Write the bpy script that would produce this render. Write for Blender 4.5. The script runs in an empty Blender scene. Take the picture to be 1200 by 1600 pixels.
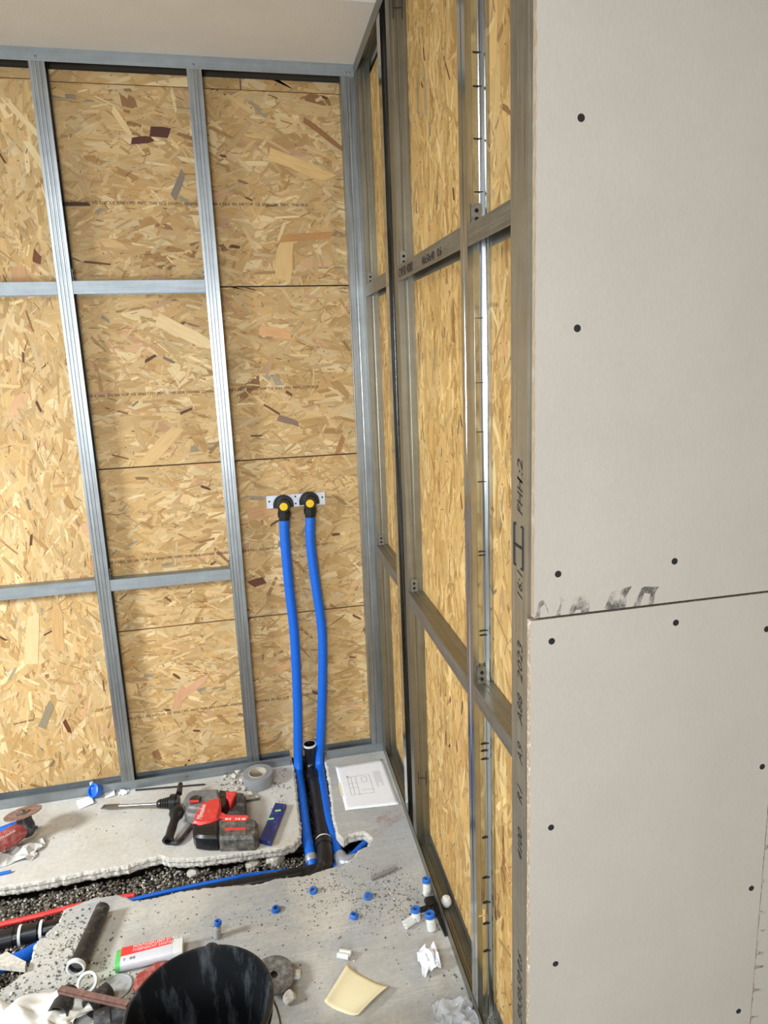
import bpy, bmesh, math, random
import numpy as np
from mathutils import Vector, Matrix, noise
from mathutils.geometry import tessellate_polygon
PI = math.pi
col = bpy.context.scene.collection
sc = bpy.context.scene

# ------------------------------------------------------------------ camera
CAM = dict(f=1083.9437, c=(-0.4521, -2.728, 1.7021), r=(0.2005, -0.0553, 0.2163), px=34.54, py=-21.14)
def rotvec(r):
    r = np.array(r); th = np.linalg.norm(r); k = r/th
    K = np.array([[0,-k[2],k[1]],[k[2],0,-k[0]],[-k[1],k[0],0]])
    return np.eye(3)+math.sin(th)*K+(1-math.cos(th))*K@K
RC = rotvec(CAM['r'])
cd = bpy.data.cameras.new('camera'); co = bpy.data.objects.new('camera', cd); col.objects.link(co); sc.camera = co
right, fwd, up = RC.T[:, 0], RC.T[:, 1], RC.T[:, 2]
M = Matrix.Identity(4)
for i in range(3):
    M[i][0] = right[i]; M[i][1] = up[i]; M[i][2] = -fwd[i]; M[i][3] = CAM['c'][i]
co.matrix_world = M
cd.sensor_width = 36; cd.lens = CAM['f']/1600*36; cd.clip_start = 0.05; cd.clip_end = 50
cd.shift_x = -CAM['px']/1600; cd.shift_y = CAM['py']/1600

# ------------------------------------------------------------------ light
w = bpy.data.worlds.new('world'); sc.world = w; w.use_nodes = True
bg = w.node_tree.nodes['Background']; bg.inputs[0].default_value = (0.93, 0.96, 1.0, 1); bg.inputs[1].default_value = 0.3
def area(name, loc, target, sx, sy, power, color):
    l = bpy.data.lights.new(name, 'AREA'); l.shape = 'RECTANGLE'; l.size = sx; l.size_y = sy; l.energy = power; l.color = color
    o = bpy.data.objects.new(name, l); col.objects.link(o); o.location = loc
    o.rotation_euler = (Vector(target)-Vector(loc)).to_track_quat('-Z', 'Y').to_euler(); return o
area('work_lamp', (-3.05, -1.1, 1.5), (-0.85, -0.2, 0.2), 0.42, 0.42, 34, (0.90, 0.95, 1.0)).data.spread = 2.3
area('window_light', (-1.2, -4.4, 1.55), (-0.6, 0, 1.0), 0.9, 0.8, 62, (0.88, 0.94, 1.0))
area('overhead_fill', (-1.6, -2.6, 2.68), (-1.5, -2.4, 0), 0.9, 0.9, 34, (0.90, 0.95, 1.0))  # unseen soft fill, added to brighten the floor and shade below the crossbars
sc.view_settings.view_transform = 'Standard'; sc.view_settings.look = 'None'
sc.view_settings.gamma = 1; sc.view_settings.use_curve_mapping = False; sc.view_settings.exposure = 0.38

# ------------------------------------------------------------------ helpers
def unp(x, y, ax, v):
    d = RC.T@np.array([(x-600-CAM['px'])/CAM['f'], 1.0, -(y-800-CAM['py'])/CAM['f']])
    c = np.array(CAM['c']); t = (v-c[ax])/d[ax]; return Vector(c+t*d)
def F(x, y, z=0.0): return unp(x, y, 2, z)
def s2l(c): c /= 255; return c/12.92 if c <= .04045 else ((c+.055)/1.055)**2.4
def S(r, g, b): return (s2l(r), s2l(g), s2l(b), 1)

class MB:
    def __init__(s): s.v = []; s.f = []; s.m = []; s.c = []; s.uv = []; s.T = Matrix.Identity(4)
    def add(s, vs, fs, mi=0, c=None, uv=None):
        n = len(s.v); s.v += [tuple(s.T@Vector(p)) for p in vs]
        s.f += [tuple(n+i for i in f) for f in fs]; s.m += [mi]*len(fs)
        s.c += [c or (1, 1, 1, 1)]*len(vs); s.uv += uv or [(0, 0)]*len(vs)
        return s
    def box(s, a, b, mi=0, c=None):
        x0, y0, z0 = a; x1, y1, z1 = b
        return s.add([(x0,y0,z0),(x1,y0,z0),(x1,y1,z0),(x0,y1,z0),(x0,y0,z1),(x1,y0,z1),(x1,y1,z1),(x0,y1,z1)],
              [(0,3,2,1),(4,5,6,7),(0,1,5,4),(1,2,6,5),(2,3,7,6),(3,0,4,7)], mi, c)
    def lathe(s, prof, seg=32, mi=0, close=False, c=None):
        vs = []; fs = []; n = len(prof)
        for k in range(seg):
            a = 2*PI*k/seg
            vs += [(r*math.cos(a), r*math.sin(a), z) for r, z in prof]
        for k in range(seg):
            k2 = (k+1) % seg
            for i in range(n if close else n-1):
                j = (i+1) % n; fs.append((k*n+i, k2*n+i, k2*n+j, k*n+j))
        if not close:
            if prof[0][0] > 1e-6: fs.append(tuple(k*n for k in range(seg))[::-1])
            if prof[-1][0] > 1e-6: fs.append(tuple(k*n+n-1 for k in range(seg)))
        return s.add(vs, fs, mi, c)
    def tube(s, pts, rad, seg=16, mi=0, caps=True, inner=None):
        pts = [Vector(p) for p in pts]; n = len(pts)
        rad = rad if isinstance(rad, (list, tuple)) else [rad]*n
        ref = Vector((0.31, 0.17, 0.93)); vs = []; fs = []
        t0 = (pts[1]-pts[0]).normalized(); u = t0.cross(ref).normalized()
        for i, p in enumerate(pts):
            t = (pts[min(i+1, n-1)]-pts[max(i-1, 0)]).normalized()
            u = (u-t*u.dot(t)).normalized(); w_ = t.cross(u)
            vs += [p+(u*math.cos(2*PI*k/seg)+w_*math.sin(2*PI*k/seg))*rad[i] for k in range(seg)]
        for i in range(n-1):
            for k in range(seg):
                k2 = (k+1) % seg; fs.append((i*seg+k, i*seg+k2, (i+1)*seg+k2, (i+1)*seg+k))
        if caps: fs += [tuple(range(seg))[::-1], tuple((n-1)*seg+k for k in range(seg))]
        return s.add(vs, fs, mi)
    def prism(s, poly, z0, z1, mi=0, inset=0.0):
        """polygon (list of (x, y)) extruded, top edge chamfered by inset"""
        n = len(poly); P = [Vector((p[0], p[1])) for p in poly]
        ar = sum(P[i].x*P[(i+1) % n].y-P[(i+1) % n].x*P[i].y for i in range(n))
        if ar < 0: P.reverse()
        def off(d):
            out = []
            for i in range(n):
                e1 = (P[i]-P[i-1]).normalized(); e2 = (P[(i+1) % n]-P[i]).normalized()
                nn = Vector((-(e1.y+e2.y), e1.x+e2.x)); l = nn.length
                out.append(P[i]+(nn/l*d if l > 1e-6 else Vector((0, 0))))
            return out
        rings = [(P, z0), (P, z1-inset), (off(inset), z1)] if inset else [(P, z0), (P, z1)]
        vs = []; fs = []
        for R_, z in rings: vs += [(p.x, p.y, z) for p in R_]
        for r in range(len(rings)-1):
            for i in range(n):
                j = (i+1) % n; fs.append((r*n+i, r*n+j, (r+1)*n+j, (r+1)*n+i))
        top = [Vector((p.x, p.y, 0)) for p in rings[-1][0]]; b = (len(rings)-1)*n
        for t in tessellate_polygon([top]):
            fs.append(tuple(b+i for i in t)); fs.append(tuple(i for i in t[::-1]))
        return s.add(vs, fs, mi)
    def build(s, name, mat, parent=None, smooth=False, recalc=True, bevel=0, attrs=False):
        me = bpy.data.meshes.new(name); me.from_pydata(s.v, [], s.f)
        mats = mat if isinstance(mat, (list, tuple)) else [mat]
        for m in mats: me.materials.append(m)
        if len(mats) > 1: me.polygons.foreach_set('material_index', s.m)
        if attrs:
            a = me.color_attributes.new('Col', 'FLOAT_COLOR', 'POINT'); a.data.foreach_set('color', [x for c in s.c for x in c])
            u = me.uv_layers.new(name='UVMap'); li = np.zeros(len(me.loops), dtype=np.int32); me.loops.foreach_get('vertex_index', li)
            u.data.foreach_set('uv', np.array(s.uv, dtype=np.float32)[li].ravel())
        if recalc:
            bm = bmesh.new(); bm.from_mesh(me); bmesh.ops.recalc_face_normals(bm, faces=bm.faces)
            if bevel: 
                es = [e for e in bm.edges if len(e.link_faces) == 2 and e.calc_face_angle(0) > .6]
                bmesh.ops.bevel(bm, geom=es, offset=bevel, segments=2, affect='EDGES', profile=.6)
            bm.to_mesh(me); bm.free()
        if smooth:
            me.polygons.foreach_set('use_smooth', [True]*len(me.polygons))
            try: me.set_sharp_from_angle(angle=math.radians(38))
            except Exception: pass
        me.update()
        o = bpy.data.objects.new(name, me); col.objects.link(o)
        if parent: o.parent = parent
        return o
def tag(o, label=None, cat=None, group=None, kind=None):
    if label: o['label'] = label
    if cat: o['category'] = cat
    if group: o['group'] = group
    if kind: o['kind'] = kind
    return o
def thing(name, label, cat, loc=(0, 0, 0), rz=0, group=None):
    o = bpy.data.objects.new(name, None); col.objects.link(o); o.location = loc; o.rotation_euler = (0, 0, rz)
    o.empty_display_size = .02
    return tag(o, label, cat, group)
def copy_tree(o, parent=None):
    c = o.copy(); col.objects.link(c); c.parent = parent
    for ch in list(o.children): copy_tree(ch, c)
    return c
def text(name, body, size, mat, M_, parent=None, depth=0.0002, sx=1.0, align='LEFT', shear=0):
    cu = bpy.data.curves.new(name, 'FONT'); cu.body = body; cu.size = size; cu.extrude = depth; cu.align_x = align; cu.shear = shear
    cu.resolution_u = 2
    t = bpy.data.objects.new(name, cu); col.objects.link(t)
    dg = bpy.context.evaluated_depsgraph_get(); me = bpy.data.meshes.new_from_object(t.evaluated_get(dg))
    bpy.data.objects.remove(t); me.materials.clear(); me.materials.append(mat)
    me.transform(M_@Matrix.Diagonal((sx, 1, 1, 1)))
    o = bpy.data.objects.new(name, me); col.objects.link(o)
    if parent: o.parent = parent
    return o
def frame(loc, X, Y):
    X = Vector(X).normalized(); Y = Vector(Y); Z = X.cross(Y).normalized(); Y = Z.cross(X)
    m = Matrix.Identity(4)
    for i in range(3): m[i][0] = X[i]; m[i][1] = Y[i]; m[i][2] = Z[i]; m[i][3] = loc[i]
    return m
def axis_frame(loc, Z):
    Z = Vector(Z).normalized(); X = Z.orthogonal().normalized(); Y = Z.cross(X)
    m = Matrix.Identity(4)
    for i in range(3): m[i][0] = X[i]; m[i][1] = Y[i]; m[i][2] = Z[i]; m[i][3] = loc[i]
    return m

# ------------------------------------------------------------------ materials
def newmat(name):
    m = bpy.data.materials.new(name); m.use_nodes = True; nt = m.node_tree; return m, nt, nt.nodes['Principled BSDF']
def nd(nt, t, **k):
    n = nt.nodes.new(t)
    for a, b in k.items(): setattr(n, a, b)
    return n
def ramp(nt, fac, stops):
    r = nd(nt, 'ShaderNodeValToRGB'); e = r.color_ramp.elements
    while len(e) < len(stops): e.new(.5)
    for i, (p, c) in enumerate(stops): e[i].position = p; e[i].color = c
    nt.links.new(fac, r.inputs[0]); return r.outputs[0]
def mix(nt, fac, a, b, mode='MIX'):
    m = nd(nt, 'ShaderNodeMix', data_type='RGBA', blend_type=mode)
    for sock, v in ((m.inputs['Factor'], fac), (m.inputs[6], a), (m.inputs[7], b)):
        if hasattr(v, 'is_linked') or hasattr(v, 'links'): nt.links.new(v, sock)
        else: sock.default_value = v
    return m.outputs[2]
def noi(nt, scale, vec=None, detail=4, rough=.55, stretch=None, coord='Object', dist=0):
    tc = nd(nt, 'ShaderNodeTexCoord'); src = tc.outputs[coord]
    if stretch:
        mp = nd(nt, 'ShaderNodeMapping'); mp.inputs['Scale'].default_value = stretch; nt.links.new(src, mp.inputs[0]); src = mp.outputs[0]
    n = nd(nt, 'ShaderNodeTexNoise'); n.inputs['Scale'].default_value = scale; n.inputs['Detail'].default_value = detail
    n.inputs['Roughness'].default_value = rough; n.inputs['Distortion'].default_value = dist
    nt.links.new(src, n.inputs['Vector']); return n.outputs['Fac']
def bump(nt, b, h, strength=.3, dist=.002):
    n = nd(nt, 'ShaderNodeBump'); n.inputs['Strength'].default_value = strength; n.inputs['Distance'].default_value = dist
    nt.links.new(h, n.inputs['Height']); nt.links.new(n.outputs[0], b.inputs['Normal'])
def plain(name, c, rough=.5, metal=0, dust=None, spec=None, dscale=60, dlo=.5, dhi=.75, bmp=0):
    m, nt, b = newmat(name); b.inputs['Base Color'].default_value = c; b.inputs['Roughness'].default_value = rough; b.inputs['Metallic'].default_value = metal
    if spec is not None: b.inputs['Specular IOR Level'].default_value = spec
    n1 = noi(nt, dscale, detail=6, rough=.65)
    if dust:
        f = ramp(nt, n1, [(dlo, (0, 0, 0, 1)), (dhi, (1, 1, 1, 1))])
        nt.links.new(mix(nt, f, c, dust), b.inputs['Base Color'])
    else:
        f = ramp(nt, n1, [(.3, (.93, .93, .93, 1)), (.7, (1, 1, 1, 1))])
        nt.links.new(mix(nt, 1.0, c, f, 'MULTIPLY'), b.inputs['Base Color'])
    if bmp: bump(nt, b, n1, bmp, .001)
    return m
def metal_mat(name, base, r0, r1, vertical=True):
    m, nt, b = newmat(name); b.inputs['Metallic'].default_value = 1
    st = (60, 60, 1.2) if vertical else (1.2, 60, 60)
    if vertical == 'y': st = (60, 1.2, 60)
    a = noi(nt, 3, stretch=st, detail=5); c = noi(nt, 14, detail=5, rough=.7)
    cc = mix(nt, ramp(nt, c, [(.35, (0, 0, 0, 1)), (.68, (1, 1, 1, 1))]), tuple(x*.78 for x in base[:3])+(1,), base)
    cc = mix(nt, .35, cc, ramp(nt, a, [(.3, tuple(x*.6 for x in base[:3])+(1,)), (.7, tuple(min(1, x*1.15) for x in base[:3])+(1,))]))
    nt.links.new(cc, b.inputs['Base Color'])
    mr = nd(nt, 'ShaderNodeMapRange'); mr.inputs[3].default_value = r0; mr.inputs[4].default_value = r1; mr.inputs[1].default_value = .3; mr.inputs[2].default_value = .7
    nt.links.new(a, mr.inputs[0]); nt.links.new(mr.outputs[0], b.inputs['Roughness'])
    bump(nt, b, a, .06, .0006)
    return m
galv = metal_mat('galvanised_steel', S(172, 177, 179), .3, .48)
galvx = metal_mat('galvanised_steel_bar', S(168, 175, 178), .48, .64, False)
galvy = metal_mat('galvanised_steel_bar_side', S(158, 156, 146), .4, .6, 'y')
galvd = metal_mat('galvanised_steel_dull', S(156, 153, 139), .36, .52)
galvt = metal_mat('galvanised_steel_pale', S(178, 172, 156), .42, .6)
platem = metal_mat('bright_zinc', S(226, 230, 234), .45, .65, False)
galvs = metal_mat('bright_steel', S(205, 210, 212), .12, .26)
ink = plain('black_print', S(38, 36, 34), .7)
inkb = plain('brown_print', S(66, 48, 34), .8)
blackp = plain('black_plastic', S(26, 26, 27), .32, spec=.5, dust=S(74, 72, 68), dscale=40, dlo=.58, dhi=.8)
blackd = plain('dusty_black_plastic', S(40, 40, 41), .5, dust=S(120, 116, 108), dscale=50, dlo=.5, dhi=.8)
bluep = plain('blue_sleeve', S(3, 98, 206), .42, dust=S(34, 136, 232), dscale=90, dlo=.6, dhi=.75, bmp=.3)
bluec = plain('blue_cap_plastic', S(40, 108, 200), .4)
batm = plain('dusty_battery_case', S(66, 64, 60), .6, dust=S(140, 134, 122), dscale=45, dlo=.42, dhi=.75)
redp = plain('red_plastic', S(214, 58, 54), .4, dust=S(222, 130, 122), dscale=50, dlo=.55, dhi=.85)
redd = plain('dusty_red_plastic', S(160, 62, 56), .55, dust=S(188, 150, 138), dscale=60, dlo=.45, dhi=.8)
whitep = plain('white_plastic', S(226, 226, 222), .4)
greyp = plain('grey_casing', S(110, 110, 110), .5, dust=S(150, 146, 138), dscale=50, dlo=.45, dhi=.8)
tapem = plain('grey_tape_cloth', S(140, 142, 144), .4)
cardm = plain('cardboard', S(190, 180, 162), .8)
paperm = plain('white_paper', S(246, 248, 252), .6)
yellowm = plain('yellow_plug_plastic', S(238, 196, 10), .4)
sandm = plain('yellow_sanding_paper', S(238, 226, 184), .8, dscale=300, bmp=.2)
rustm = plain('rusty_iron', S(112, 84, 74), .8, dust=S(150, 110, 96), dscale=70, dlo=.4, dhi=.7, bmp=.4)
steelm = plain('tool_steel', S(150, 150, 150), .3, metal=1)
discm = plain('abrasive_disc', S(128, 96, 82), .85, dust=S(165, 140, 125), dscale=80, dlo=.45, dhi=.7)
dustdisc = plain('dusty_grey_disc', S(96, 96, 94), .8, dust=S(165, 160, 150), dscale=70, dlo=.4, dhi=.75, bmp=.3)
chunkm = plain('concrete_chunk', S(205, 200, 186), .95, dust=S(160, 154, 142), dscale=60, dlo=.45, dhi=.7, bmp=.8)
levelm = plain('navy_level_body', S(34, 44, 110), .35, dust=S(110, 116, 160), dscale=50, dlo=.55, dhi=.8)
greenm = plain('green_vial', S(130, 200, 90), .2)
greenb = plain('green_label', S(96, 200, 104), .5)
redlab = plain('red_label', S(232, 62, 58), .5)
duct = plain('silver_foil_tape', S(178, 184, 194), .35, metal=.5, bmp=.2)
darkgap = plain('dark_void', S(20, 19, 17), .9)

# OSB strands: colour per strand, grain along the strand
osb, nt, b = newmat('osb_strands')
at = nd(nt, 'ShaderNodeVertexColor', layer_name='Col')
uvn = nd(nt, 'ShaderNodeUVMap'); mp = nd(nt, 'ShaderNodeMapping'); mp.inputs['Scale'].default_value = (14, 330, 1); nt.links.new(uvn.outputs[0], mp.inputs[0])
gn = nd(nt, 'ShaderNodeTexNoise'); gn.inputs['Scale'].default_value = 1; gn.inputs['Detail'].default_value = 5; nt.links.new(mp.outputs[0], gn.inputs['Vector'])
g1 = ramp(nt, gn.outputs['Fac'], [(.25, (.8, .76, .7, 1)), (.55, (1, 1, 1, 1)), (.8, (1.06, 1.06, 1.05, 1))])
n3 = noi(nt, 2.2, detail=2); g3 = ramp(nt, n3, [(.3, (.93, .91, .88, 1)), (.7, (1.03, 1.03, 1.03, 1))])
nt.links.new(mix(nt, 1.0, mix(nt, 1.0, at.outputs[0], g1, 'MULTIPLY'), g3, 'MULTIPLY'), b.inputs['Base Color'])
b.inputs['Roughness'].default_value = .62; b.inputs['Specular IOR Level'].default_value = .3
bump(nt, b, gn.outputs['Fac'], .25, .0008)

# plasterboard paper
def board_mat(name, c, bs):
    m, nt, b = newmat(name); n1 = noi(nt, 5, detail=4); n2 = noi(nt, 260, detail=3, stretch=(1, 1, .35))
    c1 = mix(nt, ramp(nt, n1, [(.35, (0, 0, 0, 1)), (.65, (1, 1, 1, 1))]), tuple(x*.95 for x in c[:3])+(1,), c)
    c1 = mix(nt, 1.0, c1, ramp(nt, n2, [(.3, (.95, .95, .95, 1)), (.7, (1.01, 1.01, 1.01, 1))]), 'MULTIPLY')
    nt.links.new(c1, b.inputs['Base Color']); b.inputs['Roughness'].default_value = .85; b.inputs['Specular IOR Level'].default_value = .2
    bump(nt, b, n2, bs, .0006); return m
plast = board_mat('plasterboard_paper', S(199, 189, 175), .25)
plastedge = plain('gypsum_edge', S(172, 150, 122), .95, dust=S(215, 208, 195), dscale=120, dlo=.5, dhi=.65, bmp=1)
ceilm = board_mat('ceiling_paint', S(226, 219, 208), 1)
m, nt, b = newmat('scuff'); scuffm = m
n1 = noi(nt, 220, detail=6, rough=.8); nt.links.new(ramp(nt, n1, [(.42, S(70, 68, 64)), (.62, S(178, 171, 160))]), b.inputs['Base Color']); b.inputs['Roughness'].default_value = .9

# concrete
def concrete(name, c_clean, c_dust, thr, scratches):
    m, nt, b = newmat(name)
    n1 = noi(nt, 3.2, detail=6, rough=.6, dist=.6); n2 = noi(nt, 70, detail=6, rough=.7); n3 = noi(nt, 420, detail=3, rough=.8); n4 = noi(nt, 11, detail=5, rough=.7)
    f = ramp(nt, n1, [(thr-.1, (0, 0, 0, 1)), (thr+.12, (1, 1, 1, 1))])
    c = mix(nt, f, c_clean, c_dust)
    c = mix(nt, 1.0, c, ramp(nt, n2, [(.3, (.86, .86, .86, 1)), (.65, (1.04, 1.04, 1.04, 1))]), 'MULTIPLY')
    c = mix(nt, 1.0, c, ramp(nt, n4, [(.3, (.9, .895, .88, 1)), (.65, (1.03, 1.03, 1.03, 1))]), 'MULTIPLY')
    c = mix(nt, 1.0, c, ramp(nt, n3, [(.28, (.8, .8, .8, 1)), (.5, (1, 1, 1, 1))]), 'MULTIPLY')
    if scratches:
        for ang, sc_ in ((.35, 7.0), (1.7, 5.0), (2.6, 9.0)):
            tc = nd(nt, 'ShaderNodeTexCoord'); mp = nd(nt, 'ShaderNodeMapping'); mp.inputs['Rotation'].default_value = (0, 0, ang); mp.inputs['Scale'].default_value = (.35, 26, 1)
            nt.links.new(tc.outputs['Object'], mp.inputs[0])
            v = nd(nt, 'ShaderNodeTexNoise'); v.inputs['Scale'].default_value = sc_*.4; v.inputs['Detail'].default_value = 2; nt.links.new(mp.outputs[0], v.inputs['Vector'])
            fr = ramp(nt, v.outputs['Fac'], [(.495, (0, 0, 0, 1)), (.5, (.35, .35, .35, 1)), (.505, (0, 0, 0, 1))])
            c = mix(nt, fr, c, S(225, 225, 222))
    nt.links.new(c, b.inputs['Base Color']); b.inputs['Roughness'].default_value = .9; b.inputs['Specular IOR Level'].default_value = .25
    bump(nt, b, n2, .35, .0015); return m
conc = concrete('screed', S(172, 174, 173), S(196, 192, 181), .52, True)
concd = concrete('dusty_screed', S(208, 206, 199), S(203, 198, 186), .5, False)
soil = plain('dark_subsoil', S(62, 56, 48), .95, dust=S(96, 88, 76), dscale=80, dlo=.4, dhi=.7, bmp=1)
grav, nt, b = newmat('gravel'); at = nd(nt, 'ShaderNodeVertexColor', layer_name='Col'); nt.links.new(at.outputs[0], b.inputs['Base Color']); b.inputs['Roughness'].default_value = .8
crumbm, nt, b = newmat('crumbs'); at = nd(nt, 'ShaderNodeVertexColor', layer_name='Col'); nt.links.new(at.outputs[0], b.inputs['Base Color']); b.inputs['Roughness'].default_value = .9
clearp, nt, b = newmat('clear_film'); b.inputs['Base Color'].default_value = S(225, 228, 230); b.inputs['Roughness'].default_value = .12; b.inputs['Alpha'].default_value = .3

H = 2.728; HT = .041
# ------------------------------------------------------------------ setting
def struct(o): o['kind'] = 'structure'; return o
struct(MB().box((-3.4, .064, -.3), (1.6, .2, H+.1)).build('wall_back', board_mat('back_wall_board', S(70, 64, 54), .2)))  # shade of the slot under the ceiling track is put into this dark colour
struct(MB().box((.064, -1.62, -.3), (.16, .064, H+.1)).build('wall_right', board_mat('right_wall_board', S(70, 64, 54), .2)))
struct(MB().box((-3.4, -.452, H), (1.6, .2, H+.1)).build('ceiling', ceilm))
struct(MB().box((-3.4, -4.6, H+.012), (1.6, -.455, H+.12)).build('ceiling', plain('bare_ceiling', S(150, 140, 126), .9, dust=S(110, 98, 84), dscale=30, dlo=.5, dhi=.6, bmp=.5)))

rearm = board_mat('room_paint', S(150, 146, 140), .2)
struct(MB().box((-3.4, -4.75, -.3), (1.6, -4.6, H+.1)).build('wall_rear', rearm))
struct(MB().box((-3.55, -4.75, -.3), (-3.4, .2, H+.1)).build('wall_left', rearm))
struct(MB().box((1.6, -4.75, -.3), (1.75, .2, H+.1)).build('wall_far_right', rearm))
def jag(pts, amp, step, seed, closed_from=0, n_jag=None):
    """subdivide the first n_jag segments of a polyline with noise, keep the rest straight"""
    out = []; n = len(pts)
    for i in range(n):
        a = pts[i]; b_ = pts[(i+1) % n]
        L = (b_-a).length
        if i < n_jag:
            k = max(1, int(L/step))
            for j in range(k):
                p = a.lerp(b_, j/k); q = Vector((p.x*60, p.y*60, seed)); q2 = Vector((p.x*240, p.y*240, seed+5))
                out.append((p+Vector((noise.noise(q), noise.noise(q+Vector((9, 9, 0)))))*amp+Vector((noise.noise(q2), noise.noise(q2+Vector((4, 4, 0)))))*amp*.5, 1))
        else: out.append((a, 0))
    return out
def slab(name, poly, mats, th=.042, seed=1):
    P = [p for p, _ in poly]; J = [j for _, j in poly]; n = len(P)
    ar = sum(P[i].x*P[(i+1) % n].y-P[(i+1) % n].x*P[i].y for i in range(n))
    if ar < 0: P.reverse(); J.reverse()
    nrm = []
    for i in range(n):
        e1 = (P[i]-P[i-3]).normalized(); e2 = (P[(i+3) % n]-P[i]).normalized(); v = Vector((-(e1.y+e2.y), e1.x+e2.x)); nrm.append(v.normalized() if v.length > .01 else Vector((0, 0)))
    rnd = random.Random(seed); vs = []; fs = []; mi = []
    rings = [(0, .0075), (-.003, .0015), (-.010, -.001), (-.018, .002), (-.028, .0), (-.036, .004), (-th, .014)]
    for z, o in rings:
        for i in range(n):
            jj = J[i]; d = (o+rnd.uniform(-.0014, .0014)*(z < 0))*jj
            q = Vector((P[i].x*110, P[i].y*110, z*160+seed))
            d += noise.noise(q)*.0035*jj*(1 if z < -.005 else .3)
            p = P[i]+nrm[i]*d; vs.append((p.x, p.y, z+(noise.noise(q*1.7)*.002*jj if z < -.01 else 0)))
    for r in range(len(rings)-1):
        for i in range(n):
            j = (i+1) % n; fs.append((r*n+i, (r+1)*n+i, (r+1)*n+j, r*n+j)); mi.append(1)
    for t in tessellate_polygon([[Vector((v[0], v[1], 0)) for v in vs[:n]]]): fs.append(tuple(t)); mi.append(0)
    mb = MB(); mb.add(vs, fs); mb.m = mi
    o = mb.build(name, mats); return struct(o)
concedge = plain('broken_concrete', S(205, 201, 190), .95, dust=S(166, 160, 148), dscale=90, dlo=.45, dhi=.7, bmp=1)
def F2(x, y): p = F(x, y); return Vector((p.x, p.y))
backedge = [(-260,1430),(-120,1406),(0,1387),(67,1377),(133,1363),(200,1353),(207,1349),(233,1342),(253,1338),(263,1343),(310,1342),(367,1335),(400,1330),(440,1325),(460,1318),(471,1306),(470,1290),(467,1270),(464,1230),(460,1202)]
A = [F2(*p) for p in backedge]; nA = len(A)-1
A += [Vector((-.40, .064)), Vector((-3.4, .064)), Vector((-3.4, -.6))]
polyA = jag(A, .0045, .006, 3, n_jag=nA)
slabA = slab('floor', polyA, [concd, concedge], seed=2)
frontedge = [(-260,1640),(-100,1588),(0,1548),(15,1535),(40,1517),(56,1472),(91,1440),(98,1421),(149,1401),(187,1397),(210,1406),(240,1402),(280,1392),(322,1386),(360,1383),(405,1380),(432,1371),(452,1370),(480,1367),(500,1360),(515,1355),(540,1350),(553,1337),(559,1328),(574,1321),(580,1310),(567,1300),(545,1305),(537,1313),(526,1303),(520,1280),(516,1242),(512,1212),(507,1190)]
Bp = [F2(*p) for p in frontedge]; nB = len(Bp)-1
Bp += [Vector((-.255, .064)), Vector((1.6, .064)), Vector((1.6, -4.6)), Vector((-3.4, -4.6)), Vector((-3.4, -1.2))]
polyB = jag(Bp, .004, .006, 8, n_jag=nB)
slabB = slab('floor', polyB, [conc, concedge], seed=5)
struct(MB().box((-3.4, -4.6, -.3), (1.6, .064, -.105)).build('floor', soil))

def inside(p, poly):
    c = False; n = len(poly)
    for i in range(n):
        a = poly[i]; b_ = poly[i-1]
        if (a.y > p.y) != (b_.y > p.y) and p.x < (b_.x-a.x)*(p.y-a.y)/(b_.y-a.y)+a.x: c = not c
    return c
# gravel in the trench
ICO = None
def ico():
    global ICO
    if ICO is None:
        bm = bmesh.new(); bmesh.ops.create_icosphere(bm, subdivisions=1, radius=1); ICO = ([v.co.copy() for v in bm.verts], [tuple(v.index for v in f.verts) for f in bm.faces]); bm.free()
    return ICO
def pebble(mb, p, r, rnd, c, flat=.75):
    vs, fs = ico(); R_ = Matrix.Rotation(rnd.uniform(0, 6.3), 3, 'Z')@Matrix.Rotation(rnd.uniform(-.6, .6), 3, 'X')
    sx, sy, sz = r*rnd.uniform(.75, 1.3), r*rnd.uniform(.75, 1.2), r*flat*rnd.uniform(.7, 1.1)
    mb.add([R_@Vector((v.x*sx*rnd.uniform(.85, 1.1), v.y*sy, v.z*sz))+Vector(p) for v in vs], fs, 0, c)
rnd = random.Random(7); mb = MB(); PA = [p for p in A]; PB = [p for p in Bp]
cnt = 0
for _ in range(60000):
    p = Vector((rnd.uniform(-1.95, -.12), rnd.uniform(-.95, .05)))
    if any(inside(p+Vector(o), PA) for o in ((0, .035), )) and inside(p+Vector((-.03, -.03)), PA): continue
    if inside(p, PB) and inside(p+Vector((0, .025)), PB): continue
    hz = -.078+.02*noise.noise(Vector((p.x*7, p.y*7, 1)))+rnd.uniform(-.004, .01)
    k = rnd.random(); br = rnd.uniform(.6, 1.35)
    base = (128, 120, 106) if k < .5 else ((96, 90, 82) if k < .75 else ((160, 150, 134) if k < .93 else (190, 184, 172)))
    pebble(mb, (p.x, p.y, hz), rnd.uniform(.0028, .0062), rnd, S(*[min(230, x*br) for x in base])); cnt += 1
    if cnt > 13500: break
tag(mb.build('gravel', grav, attrs=True, recalc=False), 'loose grey gravel filling the broken-out trench in the floor', 'gravel', kind='stuff')

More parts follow.
